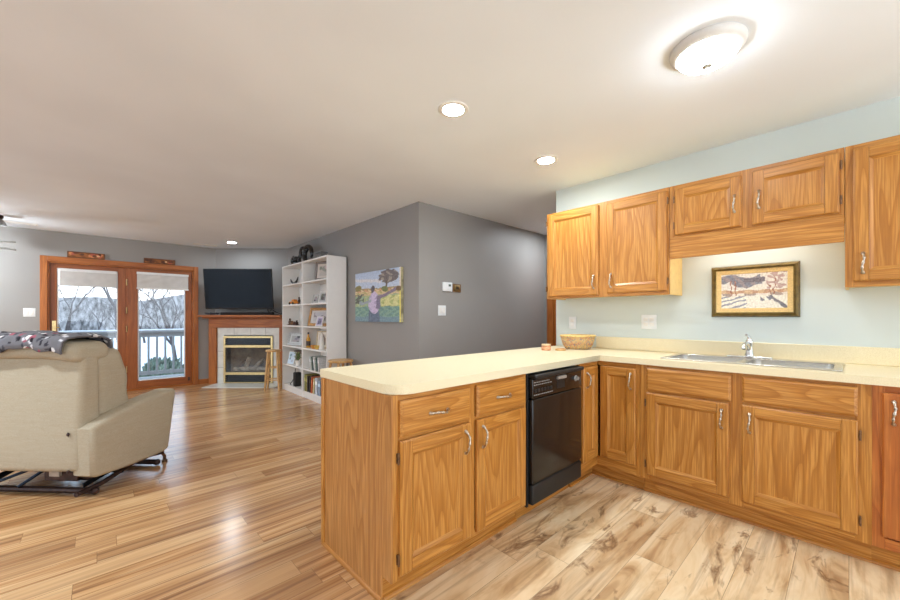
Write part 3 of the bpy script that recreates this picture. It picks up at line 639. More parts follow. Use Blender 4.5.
ri = MB(); ri.tube([(.137 * 1.2 * math.cos(a), .137 * .85 * math.sin(a), .119) for a in [2 * PI * i / 40 for i in range(41)]], .0075, 8); ri.build('rim', plain('reed_rim', (224, 190, 120), .7, 0, .15, 90), t)
t = thing('candle_jar', 'small amber candle jar on the counter left of the basket', 'jar', (2.73, 1.735, CT1))
MB().lathe([(0, 0), (.036, 0), (.038, .004), (.038, .036), (.036, .04), (0, .04)], (0, 0, 0), 24).build('glass', plain('amber_wax', (196, 132, 92), .15, 0, .25, 60), t)
MB().lathe([(0, .012), (.037, .012), (.039, .008), (.039, 0), (0, 0)], (0, 0, .04), 24).build('lid', plain('kraft_lid', (206, 176, 132), .5), t)
MB().lathe([(.0385, .008), (.0386, .03), (.0384, .031)], (0, 0, 0), 24).build('paper_band', plain('pink_band', (214, 150, 112), .5, 0, .25, 120), t)
t = thing('coaster', 'small round tan wooden coaster lying beside the basket', 'coaster', (2.80, 1.64, CT1))
MB().lathe([(0, .0), (.042, 0), (.045, .004), (.045, .010), (.042, .014), (0, .014)], (0, 0, 0), 28).build('disc', PINE, t); MB().lathe([(0, .018), (.03, .017), (.033, .014)], (0, 0, 0), 24).build('cork_face', plain('cork', (190, 140, 90), .8, 0, .2, 150), t)

# ================================================================== CEILING FITTINGS
def can_light(label, x, y, st=LAMP_CAN):
    t = thing('recessed_light', label, 'light', (x, y, HC), 0, None)
    MB().lathe([(.062, -.001), (.064, -.007), (.088, -.005), (.092, -.0005)], (0, 0, 0), 32).build('trim_ring', WHITEM, t)
    MB().lathe([(0, -.003), (.0615, -.003)], (0, 0, 0), 32).build('lens', emit('can_glow', (.84, .92, 1), st), t)
can_light('recessed ceiling light nearest the camera over the peninsula', 1.545, 1.62)
can_light('recessed ceiling light over the peninsula beside the wall cabinets', 2.582, 1.642)
can_light('small recessed ceiling light in front of the fireplace', 1.615, 7.05, 140)
for (x, y, lb) in ((-2.4, 1.5, 'added ceiling fill light left of the camera'), (-2.4, 4.6, 'added ceiling fill light at the left of the living room'), (-1.0, -2.0, 'added ceiling fill light behind the camera'), (1.8, -2.2, 'added ceiling fill light at the far kitchen end'), (4.55, 2.62, 'recessed ceiling light in the hall behind the wall cabinets'), (-1.3, 3.4, 'added ceiling fill light over the recliner at the left'), (-2.4, 6.6, 'added ceiling fill light at the left of the patio doors')):
    can_light(lb, x, y, LAMP_CAN * (2.4 if x < 0 and y > 3 else 1))  # these unseen lights are added to brighten the room, except the hall one
t = thing('flush_mount_light', 'round flush ceiling light with a frosted dome over the kitchen', 'light', (2.04, .447, HC)); t.scale = (.83, .83, .83)
MB().lathe([(0, -.001), (.178, -.001), (.18, -.012), (.172, -.03), (.158, -.042), (.146, -.046), (.144, -.04), (.144, -.01)], (0, 0, 0), 48).build('pan', plain('grey_white_pan', (216, 213, 206), .5, var=.01), t)
MB().lathe([(.143, -.04), (.14, -.056), (.122, -.075), (.09, -.092), (.05, -.102), (0, -.106)], (0, 0, 0), 48).build('dome', emit('dome_glow', (.85, .925, 1), LAMP_FLUSH), t)
MB().lathe([(0, -.104), (.024, -.1045), (.026, -.109), (.014, -.115), (.008, -.121), (.01, -.13), (.006, -.137), (0, -.139)], (0, 0, 0), 20).build('finial', plain('brushed_nickel', (176, 172, 160), .4, .4), t)
def vent(label, x, y, rz):
    t = thing('ceiling_vent', label, 'vent', (x, y, HC), rz); mb = MB(); mb.box(-.17, .17, -.065, -.045, -.008, -.0005); mb.box(-.17, .17, .045, .065, -.008, -.0005); mb.box(-.17, -.15, -.045, .045, -.008, -.0005); mb.box(.15, .17, -.045, .045, -.008, -.0005); mb.build('frame', WHITEM, t, bev=.002)
    MB().box(-.15, .15, -.045, .045, -.002, -.0005).build('duct', plain('duct_dark', (70, 70, 70), .8), t)
    sl = MB()
    for i in range(6): sl.box(-.148, .148, -.042 + i * .015, -.036 + i * .015, -.008, -.002)
    sl.build('louvre', WHITEM, t)
vent('white ceiling vent above the television corner', 1.33, 7.6, 0); vent('white ceiling vent above the left of the patio doors', -.78, 7.5, 0)
t = thing('ceiling_spotlight', 'small chrome and grey spotlight at the left edge of the ceiling', 'light', (-.905, 7.12, HC))
MB().lathe([(0, 0), (.045, 0), (.045, -.03), (.03, -.045), (0, -.045)], (0, 0, 0), 20).build('mount', DARKM, t); MB().lathe([(.0, -.04), (.03, -.045), (.055, -.075), (.075, -.12), (.072, -.122), (.05, -.08), (0, -.07)], (0, 0, 0), 20).build('shade', plain('grey_shade', (150, 150, 150), .4, .5), t)
fx, fy, _ = V(-5.88, 4.35)
t = thing('ceiling_fan', 'white bladed ceiling fan whose blade tip shows at the left edge', 'fan', (fx, fy, HC))
MB().lathe([(0, 0), (.07, 0), (.065, -.04), (.02, -.06), (0, -.06)], (0, 0, 0), 24).build('canopy', CHROME, t); MB().tube([(0, 0, -.05), (0, 0, -.25)], .012).build('downrod', CHROME, t)
MB().lathe([(0, -.24), (.06, -.25), (.1, -.29), (.1, -.36), (.06, -.4), (0, -.4)], (0, 0, 0), 28).build('motor', CHROME, t)
MB().lathe([(.055, -.4), (.1, -.43), (.11, -.47), (.08, -.51), (0, -.525)], (0, 0, 0), 28).build('light_globe', emit('fan_glow', (.86, .93, 1), LAMP_FAN), t)
for k in range(5):
    a = RV + math.radians(13 + 72 * k); mb = MB()
    mb.prism([(.13, -.02), (.2, -.045), (.5, -.062), (.62, -.058), (.65, -.03), (.65, .03), (.62, .058), (.5, .062), (.2, .045), (.13, .02)], -.007, .005); mb.box(.08, .2, -.015, .015, .004, .012)
    mb.build('blade', plain('blade_white', (176, 174, 170), .5), t, (0, 0, -.345), (math.radians(12), 0, a), bev=.002)

# ================================================================== LIVING ROOM
# --- fireplace, built on the diagonal wall
DC = 6.82; RC = -3.575                    # centre along the wall
fp = thing('fireplace', 'oak mantel fireplace with white tile surround and brass trim', 'fireplace', V(RC, DC), RV)
def fb(mb, r0, r1, d0, d1, z0, z1, m=0): mb.box(r0 - RC, r1 - RC, d0 - DC, d1 - DC, z0, z1, m)
mb = MB(); fb(mb, -4.30, -4.165, 6.66, 6.815, 0, 1.0, 0); fb(mb, -3.045, -2.97, 6.66, 6.815, 0, 1.0, 0); fb(mb, -4.30, -2.97, 6.66, 6.815, 1.0, 1.165, 1); mb.build('mantel_frame', [CASZ, CASX], fp, bev=.004)
mb = MB(); fb(mb, -4.40, -2.96, 6.5, 6.815, 1.19, 1.225); fb(mb, -4.36, -2.965, 6.57, 6.815, 1.165, 1.19); mb.build('mantel_shelf', CASX, fp, bev=.006)
mb = MB()
fb(mb, -4.165, -4.045, 6.70, 6.815, 0, 1.0, 1); fb(mb, -3.165, -3.045, 6.70, 6.815, 0, 1.0, 1); fb(mb, -4.045, -3.165, 6.70, 6.815, .86, 1.0, 1)
edges = [-4.163, -3.865, -3.565, -3.3, -3.047]
for a, b in zip(edges, edges[1:]): fb(mb, a + .003, b - .003, 6.692, 6.7, .863, .998, 0)
for z in (0, .29, .58):
    fb(mb, -4.163, -4.048, 6.692, 6.7, z + .003, z + .286, 0); fb(mb, -3.162, -3.047, 6.692, 6.7, z + .003, z + .286, 0)
mb.build('tile_surround', [TILE, GROUT], fp, bev=.002)
mb = MB(); fb(mb, -4.16, -2.95, 6.26, 6.66, .001, .012); mb.build('hearth', TILE, fp, bev=.003)
r0, r1 = -4.045, -3.165
mb = MB(); fb(mb, r0, r0 + .035, 6.67, 6.70, .015, .85); fb(mb, r1 - .035, r1, 6.67, 6.70, .015, .85); fb(mb, r0 + .035, r1 - .035, 6.67, 6.70, .815, .85); fb(mb, r0 + .035, r1 - .035, 6.665, 6.70, .645, .69); fb(mb, r0 + .035, r1 - .035, 6.665, 6.70, .16, .205); fb(mb, r0 + .035, r1 - .035, 6.67, 6.70, .015, .028); mb.build('brass_trim', BRASS, fp, bev=.003)
for (z0, z1) in ((.69, .815), (.028, .16)):
    mb = MB(); fb(mb, r0 + .035, r1 - .035, 6.71, 6.8, z0, z1)
    for i in range(3):
        z = z0 + .012 + i * (z1 - z0 - .02) / 3; fb(mb, r0 + .035, r1 - .035, 6.678, 6.71, z, z + .022)
    mb.build('louvre', BLACKG, fp, bev=.002)
mb = MB(); fb(mb, r0 + .035, r1 - .035, 6.80, 6.814, .205, .645); fb(mb, r0 + .035, r0 + .06, 6.69, 6.80, .205, .645, 1); fb(mb, r1 - .06, r1 - .035, 6.69, 6.80, .205, .645, 1); fb(mb, r0 + .035, r1 - .035, 6.69, 6.8, .205, .212); mb.build('firebox', [SOOT, BLACKM], fp)
mb = MB(); fb(mb, r0 + .035, r1 - .035, 6.681, 6.685, .205, .645); mb.build('glass', GLASS, fp)
for (p0, p1, rr, mt) in ((((-.32, -.07, .25), (.33, -.06, .25)), None, .04, LOG), (((-.1, -.07, .3), (-.05, -.05, .46)), None, .04, LOG), (((.06, -.07, .29), (.2, -.05, .42)), None, .035, LOG), (((-.22, -.05, .3), (-.12, -.06, .4)), None, .03, LOGD)):
    MB().tube([Vector(p0[0]), (Vector(p0[0]) + Vector(p0[1])) / 2 + Vector((0, 0, .012)), Vector(p0[1])], [rr * .9, rr, rr * .85], 10).build('log', mt, fp)
# --- TV and soundbar
tv = thing('television', 'large black flat television tilted forward above the mantel', 'television', V(-3.68, 6.53, 1.33), RV, None, math.radians(6))
W, H = 1.185, .70
mb = MB(); mb.rbox((0, .02, H / 2), (W, .035, H), .008, 0, 2); mb.build('casing', BLACKM, tv)
MB().box(-W / 2 + .012, W / 2 - .012, -.0005, .004, .022, H - .012).build('screen', SCREEN, tv)
MB().rbox((0, .06, H * .45), (.6, .05, .4), .015, 0, 2).build('rear_housing', BLACKM, tv)
MB().box(-.2, .2, .08, .15, .2, .45).box(-.04, .04, .15, .3, .28, .36).box(-.12, .12, .2, .3, .2, .44).build('wall_bracket', DARKM, tv)
MB().rbox((0, .012, .008), (.05, .014, .012), .003, 0, 2).build('badge', CHROME, tv)
sb = thing('soundbar', 'long black soundbar lying on the oak mantel', 'soundbar', V(-3.575, 6.6, 1.225), RV); MB().rbox((0, 0, .026), (.92, .08, .05), .01, 0, 2).build('body', BLACKM, sb); MB().box(-.44, .44, -.0425, -.04, .008, .044).build('grille', plain('speaker_cloth', (34, 30, 30), .9, 0, .3, 300), sb)
cb = MB(); RR = random.Random(4)
for k in range(4):
    pts = [(RR.uniform(-.13, .13), RR.uniform(-.04, .05), .012 + .028 * RR.random()) for _ in range(8)]; cb.tube(pts, .0075, 6)
tag(cb.build('cable_bundle', plain('dark_blue_cable', (48, 50, 62), .5), None, V(-4.20, 6.6, 1.228), (0, 0, RV)), 'tangle of dark cables on the left end of the mantel', 'cable')
cb = MB(); cb.tube([(-.1, .02, .10), (-.06, -.01, .05), (0, -.03, .1), (.06, -.02, .06), (.14, .02, .02), (.18, .03, .07)], .008, 6); cb.tube([(-.06, .0, .015), (0, -.02, .03), (.04, 0, .012), (.12, -.03, .018)], .008, 6)
tag(cb.build('cable', BLACKM, None, V(-2.99 - .15, 6.62, 1.222), (0, 0, RV)), 'loose black cable hanging at the right end of the mantel', 'cable')
# --- wood block signs over the doors
def sign_fn(sd):
    RR = random.Random(sd); bl = [(RR.uniform(.05, .95), RR.uniform(.2, .8), RR.uniform(.03, .08), RR.uniform(.15, .35), RR.choice([(206, 132, 84), (226, 176, 130), (108, 60, 34), (176, 90, 70), (88, 50, 30)])) for _ in range(16)]
    def fn(u, v):
        c = (150, 92, 46) if math.sin(u * 24 + v * 5) > -.3 else (126, 74, 36)
        for (a, b, p, q, cc) in bl:
            if ((u - a) / p) ** 2 + ((v - b) / q) ** 2 < 1: c = cc
        if v < .08 or v > .93 or u < .015 or u > .985: c = (78, 48, 28)
        return c
    return fn
for (lb, xc, W, H, sd) in (('carved brown wooden block sign over the left door leaf', -.142, .41, .09, 1), ('carved brown wooden block sign over the right door leaf', .737, .415, .085, 2)):
    t = thing('wooden_sign', lb, 'sign', (xc, 7.885, 2.0755)); MB().box(-W / 2, W / 2, -.018, .012, 0, H).build('block', plain('sign_wood', (120, 74, 38), .6, 0, .15, 20), t, bev=.003)
    picture('carved_face', CARVED, t, -W / 2 + .006, W / 2 - .006, .006, H - .006, -.0188, 90, 22, sign_fn(sd))
# --- canvas picture
def art_man(u, v):
    U, W_ = u, v; u, v = wob(u, v, .02, 8, 4); c = man_paint(U if U > .96 else u, v); k = 22 * MN.noise(Vector((U * 34, W_ * 34, 2)))
    return tuple(min(255, max(0, x * .96 + k + 20)) for x in c)
def man_paint(u, v):
    n = math.sin(u * 37 + 3 * math.sin(v * 21)) * math.sin(v * 29)
    c = (206 - 34 * v, 212 - 24 * v, 222 - 10 * v) if v > .66 else (214, 198, 168)
    if v > .66 and abs(v - (.86 - .12 * u)) < .03 and u < .6: c = (206, 206, 212)
    if .60 < v < .66: c = (196, 150, 110) if n > .1 else ((150, 134, 96) if n > -.25 else (216, 190, 150))
    if .60 < v < .76 and ((u - .08) / .08) ** 2 + ((v - .69) / .06) ** 2 < 1: c = (132, 124, 76)
    if v <= .60:
        c = (170, 178, 128) if n > 0 else (146, 170, 138)
        if v > .52: c = (206, 184, 140) if n > -.2 else (176, 164, 110)
        if u > .6 and .3 < v < .5: c = (204, 202, 140) if n > -.3 else (168, 178, 110)
        if v < .3: c = (104, 140, 132) if n > 0 else (126, 158, 140)
        if v < .1: c = (110, 138, 150)
    if u < .22 and .36 < v < .56 and n > -.1: c = (92, 98, 88)
    if ((u - .76) / .2) ** 2 + ((v - .87) / .13) ** 2 < 1 + .3 * n: c = (104, 96, 96) if n > -.25 else (150, 140, 130)
    if abs(u - .72) < .015 and .62 < v < .8: c = (96, 84, 76)
    if ((u - .68) / .07) ** 2 + ((v - .63) / .05) ** 2 < 1: c = (110, 118, 72)
    if .33 < u < .57 and v < .22: c = (92, 106, 126)
    if ((u - .45) / (.1 + .03 * (v < .5))) ** 2 + ((v - .38) / .22) ** 2 < 1: c = (196, 182, 210) if n > -.4 else (172, 158, 190)
    if .5 < u < .58 and .26 < v < .5: c = (120, 110, 136)
    if .52 < u < .95 and abs(v - (.46 + (u - .52) * .38)) < .035: c = (126, 112, 130)
    if .1 < u < .38 and abs(v - (.36 + .34 * abs(u - .2))) < .03: c = (150, 160, 170)
    if ((u - .43) / .045) ** 2 + ((v - .645) / .07) ** 2 < 1: c = (84, 78, 84)
    if u > .972: c = (230, 214, 110) if v < .66 else (220, 210, 196)
    if ((u - .96) / .05) ** 2 + ((v - .62) / .05) ** 2 < 1: c = (110, 84, 56)
    return c
t = thing('canvas_picture', 'square canvas of a man with an outstretched arm on the grey wall', 'picture', (2.51, 3.96, 1.135), -PI / 2)
W, H = 1.024, .625
MB().box(-W / 2, W / 2, -.036, -.001, 0, H).build('stretcher', plain('canvas_edge', (168, 158, 120), .8, 0, .2, 12), t)
picture('print', PAINTED, t, -W / 2, W / 2, 0, H, -.0366, 140, 90, art_man)
# --- stools
def stool(label, x, y, rz, h, q, spread):
    t = thing('bar_stool', label, 'stool', (x, y, 0), rz, 'wooden stools')
    MB().lathe([(0, h - .03), (.145 * q, h - .03), (.155 * q, h - .022), (.157 * q, h - .01), (.15 * q, h), (.06 * q, h - .004), (0, h - .005)], (0, 0, 0), 32).build('seat', PINEX, t, sharp=50)
    tp = .088 * q
    for sx in (-1, 1):
        for sy in (-1, 1):
            MB().tube([(sx * spread, sy * spread, 0), (sx * (spread * .6 + tp * .4), sy * (spread * .6 + tp * .4), h * .4), (sx * tp, sy * tp, h - .028)], [.015, .019, .016], 10).build('leg', PINE, t)
    for (z, ax) in ((.17, 0), (.21, 1), (.37, 0), (.41, 1)):
        k = spread - (spread - tp) * z / h
        for e in (-1, 1):
            p = [(-k, e * k, z), (k, e * k, z)] if ax == 0 else [(e * k, -k, z), (e * k, k, z)]
            MB().tube(p, .0105, 8).build('rung', PINEX, t)
stool('round seated pine stool in front of the fireplace', 2.08, 6.455, RV + .25, .655, .76, .105)
stool('round seated pine stool beside the bookcase behind the peninsula', 2.28, 4.5, .1, .64, 1, .17)
# --- bookcases
def bookcase(label, yc, W=.83):
    t = thing('bookcase', label, 'bookcase', (2.345, yc, 0), -PI / 2, 'white bookcases'); D0, D1, H = -.14, .14, 2.02
    for s in (-1, 1): MB().box(s * W / 2 - (.02 if s > 0 else 0), s * W / 2 + (0 if s > 0 else .02), D0, D1, 0, H).build('side_panel', CASEW, t, bev=.0015)
    for z in SHZ: MB().box(-W / 2 + .02, W / 2 - .02, D0 + .003, D1 - .006, z - .022, z).build('shelf', CASEW, t, bev=.0015)
    MB().box(-W / 2 + .02, W / 2 - .02, D0, D1 - .006, H - .022, H).build('top', CASEW, t, bev=.0015)
    MB().box(-W / 2 + .02, W / 2 - .02, D1 - .006, D1, 0, H).build('back_board', CASEW, t); MB().box(-W / 2 + .02, W / 2 - .02, D0 + .012, D0 + .028, 0, SHZ[0] - .022).build('plinth', CASEW, t)
SHZ = [.10, .43, .735, 1.06, 1.39, 1.715]
bookcase('white open bookcase next to the fireplace', 5.99); bookcase('white open bookcase nearer the canvas picture', 5.155)
SR = -PI / 2                              # things on the shelves face the room
def photo_frame(label, x, y, z, W, H, fw, fmat, lean=10, rz=SR, inner=None, cat='photo frame', nm='photo_frame', blob=(150, 146, 140), seed=1, group=None):
    t = thing(nm, label, cat, (x, y, z + .002), rz, group, math.radians(-lean))
    mb = MB(); frame_ring(mb, W, H, fw, 0, -.016, 0, 0, [(0, 0), (0, -.014), (.004, -.016), (fw - .003, -.016), (fw, -.010), (fw, 0)]); mb.build('frame', fmat, t, sharp=20)
    MB().box(-W / 2 + .004, W / 2 - .004, 0, .004, .004, H - .004).build('backing', BLACKM, t)
    RR = random.Random(seed); bl = [(RR.uniform(.2, .8), RR.uniform(.2, .8), RR.uniform(.08, .25), tuple(min(255, max(0, b * k + RR.uniform(-10, 10))) for b in blob)) for k in [RR.uniform(.55, 1.35) for _ in range(6)]]
    bg = inner or (214, 208, 198)
    def fn(u, v):
        c = bg
        if .14 < u < .86 and .14 < v < .86:
            c = tuple((a + b) / 2 for a, b in zip(bg, blob))
            for (a, b, q, cc) in bl:
                if (u - a) ** 2 + (v - b) ** 2 < q * q: c = cc
        return c
    picture('photo', PAINTED, t, -W / 2 + fw, W / 2 - fw, fw, H - fw, -.006, 24, 24, fn); 
    MB().box(-.02, .02, .004, .008, .01, H * .7, rot=Matrix.Rotation(math.radians(14), 3, 'X'), piv=(0, .004, H * .7)).build('easel_strut', BLACKM, t)
    return t
GREYF = plain('weathered_grey', (118, 110, 106), .6, 0, .12, 40); GILT = plain('antique_gilt', (168, 122, 66), .4, .3, .2, 40); BLKF = plain('black_frame', (40, 38, 38), .4)
SILF = plain('silver_frame', (188, 190, 190), .35, .5, .1, 40); WHTF = plain('white_frame', (234, 232, 228), .5)
# right bookcase
photo_frame('large weathered grey picture frame on the top shelf of the nearer bookcase', 2.345, 5.13, 1.715, .36, .275, .035, GREYF, 5, SR + .33, (216, 206, 196), 'picture', 'picture_frame', (190, 178, 168), 3)
photo_frame('tall black photo frame leaning at the back under the grey picture frame', 2.40, 4.97, 1.39, .17, .24, .016, BLKF, 8, SR + .4, (190, 190, 188), seed=4)
photo_frame('small white photo frame in front of the tall black frame', 2.30, 5.09, 1.39, .14, .17, .014, WHTF, 14, SR + .4, (200, 200, 200), seed=5, blob=(90, 90, 90))
photo_frame('tiny silver photo frame at the shelf edge beside the white frame', 2.25, 5.22, 1.39, .10, .12, .01, SILF, 12, SR + .3, (210, 208, 204), seed=15, blob=(110, 110, 108))
photo_frame('wide gilt wood frame leaning on the middle shelf', 2.325, 5.27, 1.06, .46, .27, .04, GILT, 12, SR + .28, (206, 202, 200), seed=6, blob=(176, 172, 176))
photo_frame('small white edged lilac photo in front of the gilt frame', 2.25, 5.09, 1.06, .13, .14, .008, WHTF, 16, SR + .3, (204, 196, 220), seed=7, blob=(120, 112, 140))
photo_frame('cream photo frame with a family picture on the fourth shelf', 2.38, 5.28, .735, .26, .25, .016, plain('birch_frame', (204, 186, 150), .5), 5, SR + .2, (226, 218, 204), seed=8, blob=(176, 164, 146))
t = thing('bottle', 'slim amber and dark bottle left of the cream photo frame', 'bottle', (2.28, 5.53, .735)); MB().lathe([(0, 0), (.03, 0), (.031, .01), (.03, .13), (.014, .165), (.012, .2), (0, .2)], (0, 0, 0), 20).build('glass', plain('amber_glass', (196, 146, 60), .12, 0, .2, 30), t); MB().lathe([(.0315, .03), (.0315, .1)], (0, 0, 0), 20).build('paper_band', plain('dark_band', (66, 52, 50), .6), t); MB().lathe([(0, .03), (.014, .03), (.014, 0), (0, 0)], (0, 0, .2), 16).build('cap', BLACKM, t)
t = thing('pillar_candle', 'white tapered candle right of the cream photo frame', 'candle', (2.29, 5.09, .735)); MB().lathe([(0, 0), (.034, 0), (.03, .12), (.02, .2), (.008, .235), (0, .236)], (0, 0, 0), 18).build('wax', WHITEM, t); MB().tube([(0, 0, .234), (.002, 0, .248)], .002, 5).build('wick', BLACKM, t)
for (y, lb, rr) in ((5.27, 'small orange bowl in front of the cream photo frame', .045), (5.16, 'small golden bowl beside the white candle', .04)):
    t = thing('bowl', lb, 'bowl', (2.25, y, .735), 0, 'small bowls'); MB().lathe([(0, .003), (rr * .5, 0), (rr * .6, .004), (rr, .05), (rr * .97, .053), (rr * .9, .045), (rr * .5, .012), (0, .01)], (0, 0, 0), 20).build('shell', plain('orange_glaze', (214, 150, 74) if y > 5.2 else (222, 184, 90), .3, 0, .12, 30), t)
def book(label, y, z, th, h, dp, c, lean=0, group='books on the lower shelves', x=2.22):
    t = thing('book', label, 'book', (x, y, z), SR, group); t.rotation_euler = (0, math.radians(lean), SR)
    cv = MB(); cv.box(-th / 2, -th / 2 + .003, 0, dp, 0, h); cv.box(th / 2 - .003, th / 2, 0, dp, 0, h); cv.box(-th / 2, th / 2, -.003, .003, 0, h); cv.build('cover', plain('book_cloth', c, .6, 0, .1, 60), t)
    MB().box(-th / 2 + .003, th / 2 - .003, .004, dp - .005, .004, h - .004).build('pages', CREAM, t); MB().box(-th / 2 + .004, th / 2 - .004, -.0042, -.003, h * .6, h * .8).build('spine_band', plain('spine_band', tuple(min(255, x * 1.35 + 20) for x in c), .6), t)
z = .10
book('tall olive green book at the left of the bottom shelf', 5.50, z, .04, .245, .19, (134, 128, 66)); book('pale olive book second on the bottom shelf', 5.455, z, .03, .235, .19, (158, 150, 84)); book('dark brown book third on the bottom shelf', 5.41, z, .035, .23, .18, (66, 56, 46))
book('black book leaning with an orange top on the bottom shelf', 5.34, z, .04, .23, .18, (44, 40, 40), 6); book('orange book beside the black one on the bottom shelf', 5.285, z, .03, .235, .18, (206, 104, 60), 6)
book('yellow cream book leaning on the bottom shelf', 5.215, z, .03, .22, .18, (214, 200, 150), 8); book('white and grey magazine binder on the bottom shelf', 5.12, z, .07, .235, .19, (196, 202, 210), 3); book('blue grey thick book at the right of the bottom shelf', 5.02, z, .07, .21, .19, (140, 156, 176))
z = .43
for k, (y, c, ln, lb) in enumerate(((5.30, (196, 202, 196), -16, 'pale grey book leaning left on the fifth shelf'), (5.245, (70, 84, 76), -14, 'dark green book leaning on the fifth shelf'), (5.185, (216, 216, 212), -12, 'white book leaning on the fifth shelf'), (5.12, (92, 108, 100), -10, 'grey green book leaning on the fifth shelf'), (5.05, (196, 196, 196), -6, 'light grey book at the right of the fifth shelf'))):
    book(lb, y - .02, z, .034, .2, .17, c, ln)
# left bookcase
t = thing('curved_horn', 'dark curved horn on the top shelf beside the fireplace', 'horn', (2.3, 6.16, 1.715), SR)
pts = []; rad = []
for i in range(15):
    q = i / 14; a = math.radians(-150 + 128 * q); pts.append((.02 + .15 * math.cos(a) * 1.15, 0, .175 + .15 * math.sin(a) * 1.0 - .005)); rad.append(.004 + .016 * math.sin(PI * min(1, q * .9 + .05)))
MB().tube(pts, rad, 10).build('horn', BLACKM, t); MB().rbox((.03, 0, .008), (.08, .06, .015), .004, 0, 2).build('foot', BLACKM, t)
t = thing('toy_car', 'small orange wooden car on the second shelf', 'toy', (2.29, 6.13, 1.39), SR, None); mb = MB(); mb.rbox((0, 0, .035), (.24, .08, .035), .012, 0, 3); mb.rbox((.03, 0, .065), (.1, .065, .04), .014, 0, 3); mb.build('body', plain('orange_lacquer', (206, 128, 44), .3, 0, .15, 20), t)
for sx in (-.075, .075):
    for sy in (-.042, .042): MB().lathe([(0, .008), (.018, .008), (.022, .004), (.022, -.004), (.018, -.008), (0, -.008)], (sx, sy, .022), 16, rot=Matrix.Rotation(PI / 2, 3, 'X')).build('wheel', BLACKM, t)
t = thing('figurine', 'dark small statuette standing right of the orange car', 'figurine', (2.30, 5.935, 1.39), SR); MB().lathe([(0, 0), (.026, 0), (.024, .012), (.012, .02), (.02, .05), (.018, .075), (.008, .085), (.014, .1), (.011, .115), (0, .12)], (0, 0, 0), 16).build('body', DARKM, t)
for (y, hh, c, lb) in ((6.27, .11, (96, 74, 56), 'tallest brown figurine at the left of the third shelf'), (6.17, .07, (132, 92, 60), 'short tan figurine in the middle of the third shelf'), (6.08, .06, (88, 50, 40), 'squat reddish figurine on the third shelf'), (5.98, .08, (60, 44, 40), 'dark figurine at the right of the third shelf')):
    t = thing('figurine', lb, 'figurine', (2.28, y, 1.06), SR, 'little figurines on the third shelf'); MB().lathe([(0, 0), (.035, 0), (.036, .01), (.02, .018), (.026, hh * .4), (.022, hh * .62), (.01, hh * .7), (.017, hh * .85), (.012, hh * .97), (0, hh)], (0, 0, 0), 16).build('body', plain('glazed_clay', c, .4, 0, .2, 40), t); MB().rbox((0, 0, .003), (.085, .06, .006), .002, 0, 2).build('plinth', plain('clay_base', tuple(x * .8 for x in c), .6), t)
photo_frame('silver framed landscape photo on the fourth shelf by the fireplace', 2.31, 6.15, .735, .34, .2, .03, SILF, 14, SR + .3, (200, 204, 204), seed=10, blob=(130, 136, 136))
for k, (c, lb) in enumerate((((150, 120, 96), 'tan book at the bottom of the flat stack'), ((112, 98, 84), 'brown book in the middle of the flat stack'), ((74, 66, 60), 'dark book on top of the flat stack'))):
    pass
photo_frame('pale blue card standing on the fifth shelf by the fireplace', 2.255, 6.17, .43, .17, .2, .006, WHTF, 16, SR + .3, (206, 224, 238), 'card', 'greeting_card', (200, 216, 232), 12)
def flat_book(label, y, z, c, x=2.24, w=.24, d=.17, th=.03):
    t = thing('book', label, 'book', (x, y, z), SR, 'flat stacked books'); cv = MB(); cv.box(-w / 2, w / 2, 0, d, 0, .003); cv.box(-w / 2, w / 2, 0, d, th - .003, th); cv.box(-w / 2, w / 2, -.003, .0, 0, th); cv.build('cover', plain('book_cloth', c, .6, 0, .1, 50), t); MB().box(-w / 2 + .005, w / 2 - .005, .001, d - .006, .003, th - .003).build('pages', CREAM, t)
BX = thing('storage_box', 'brown topped box behind the pale blue card', 'box', (2.40, 6.12, .43), SR); MB().box(-.15, .15, -.05, .06, 0, .17).build('body', plain('kraft_box', (196, 184, 168), .7), BX, bev=.003); MB().box(-.155, .155, -.055, .065, .17, .21).build('lid', plain('brown_lid', (104, 86, 68), .6), BX, bev=.003)
t = thing('potted_plant', 'little green plant in a white pot right of the pale blue card', 'plant', (2.28, 5.93, .43)); MB().lathe([(0, 0), (.035, 0), (.048, .08), (.044, .082), (.04, .07), (0, .07)], (0, 0, 0), 20).build('pot', WHITEM, t)
lf = MB(); RR = random.Random(8)
for k in range(34):
    a, q, hh = RR.uniform(0, 6.28), RR.uniform(.02, .07), RR.uniform(.05, .17); d_ = Vector((math.cos(a), math.sin(a), 0)); s_ = Vector((-math.sin(a), math.cos(a), 0)) * .012
    b0 = Vector((0, 0, .07)); m_ = d_ * q * .7 + Vector((0, 0, .07 + hh * .8)); e_ = d_ * q * 1.3 + Vector((0, 0, .07 + hh * .75)); lf.faces([b0, m_ - s_, e_, m_ + s_, m_ + Vector((0, 0, .006))], [(0, 1, 4), (0, 4, 3), (1, 2, 4), (4, 2, 3)])
lf.build('foliage', plain('leaf', (122, 140, 84), .6, 0, .2, 40), t)
t = thing('speaker', 'black upright speaker on the bottom shelf by the fireplace', 'speaker', (2.28, 5.96, .10), SR); MB().rbox((0, 0, .11), (.09, .1, .22), .012, 0, 3).build('body', BLACKM, t); MB().lathe([(0, .004), (.028, .002), (.034, 0)], (0, -.051, .07), 20, rot=Matrix.Rotation(PI / 2, 3, 'X')).build('driver', plain('driver_cone', (60, 60, 60), .5), t)
cb = MB(); cb.tube([(0, 0, .004), (-.03, -.05, .03), (-.02, -.12, .08), (.02, -.1, .15), (.06, -.03, .26)], .006, 6); tag(cb.build('cable', BLACKM, None, (2.245, 6.13, .10)), 'thin black cable beside the upright speaker', 'cable')
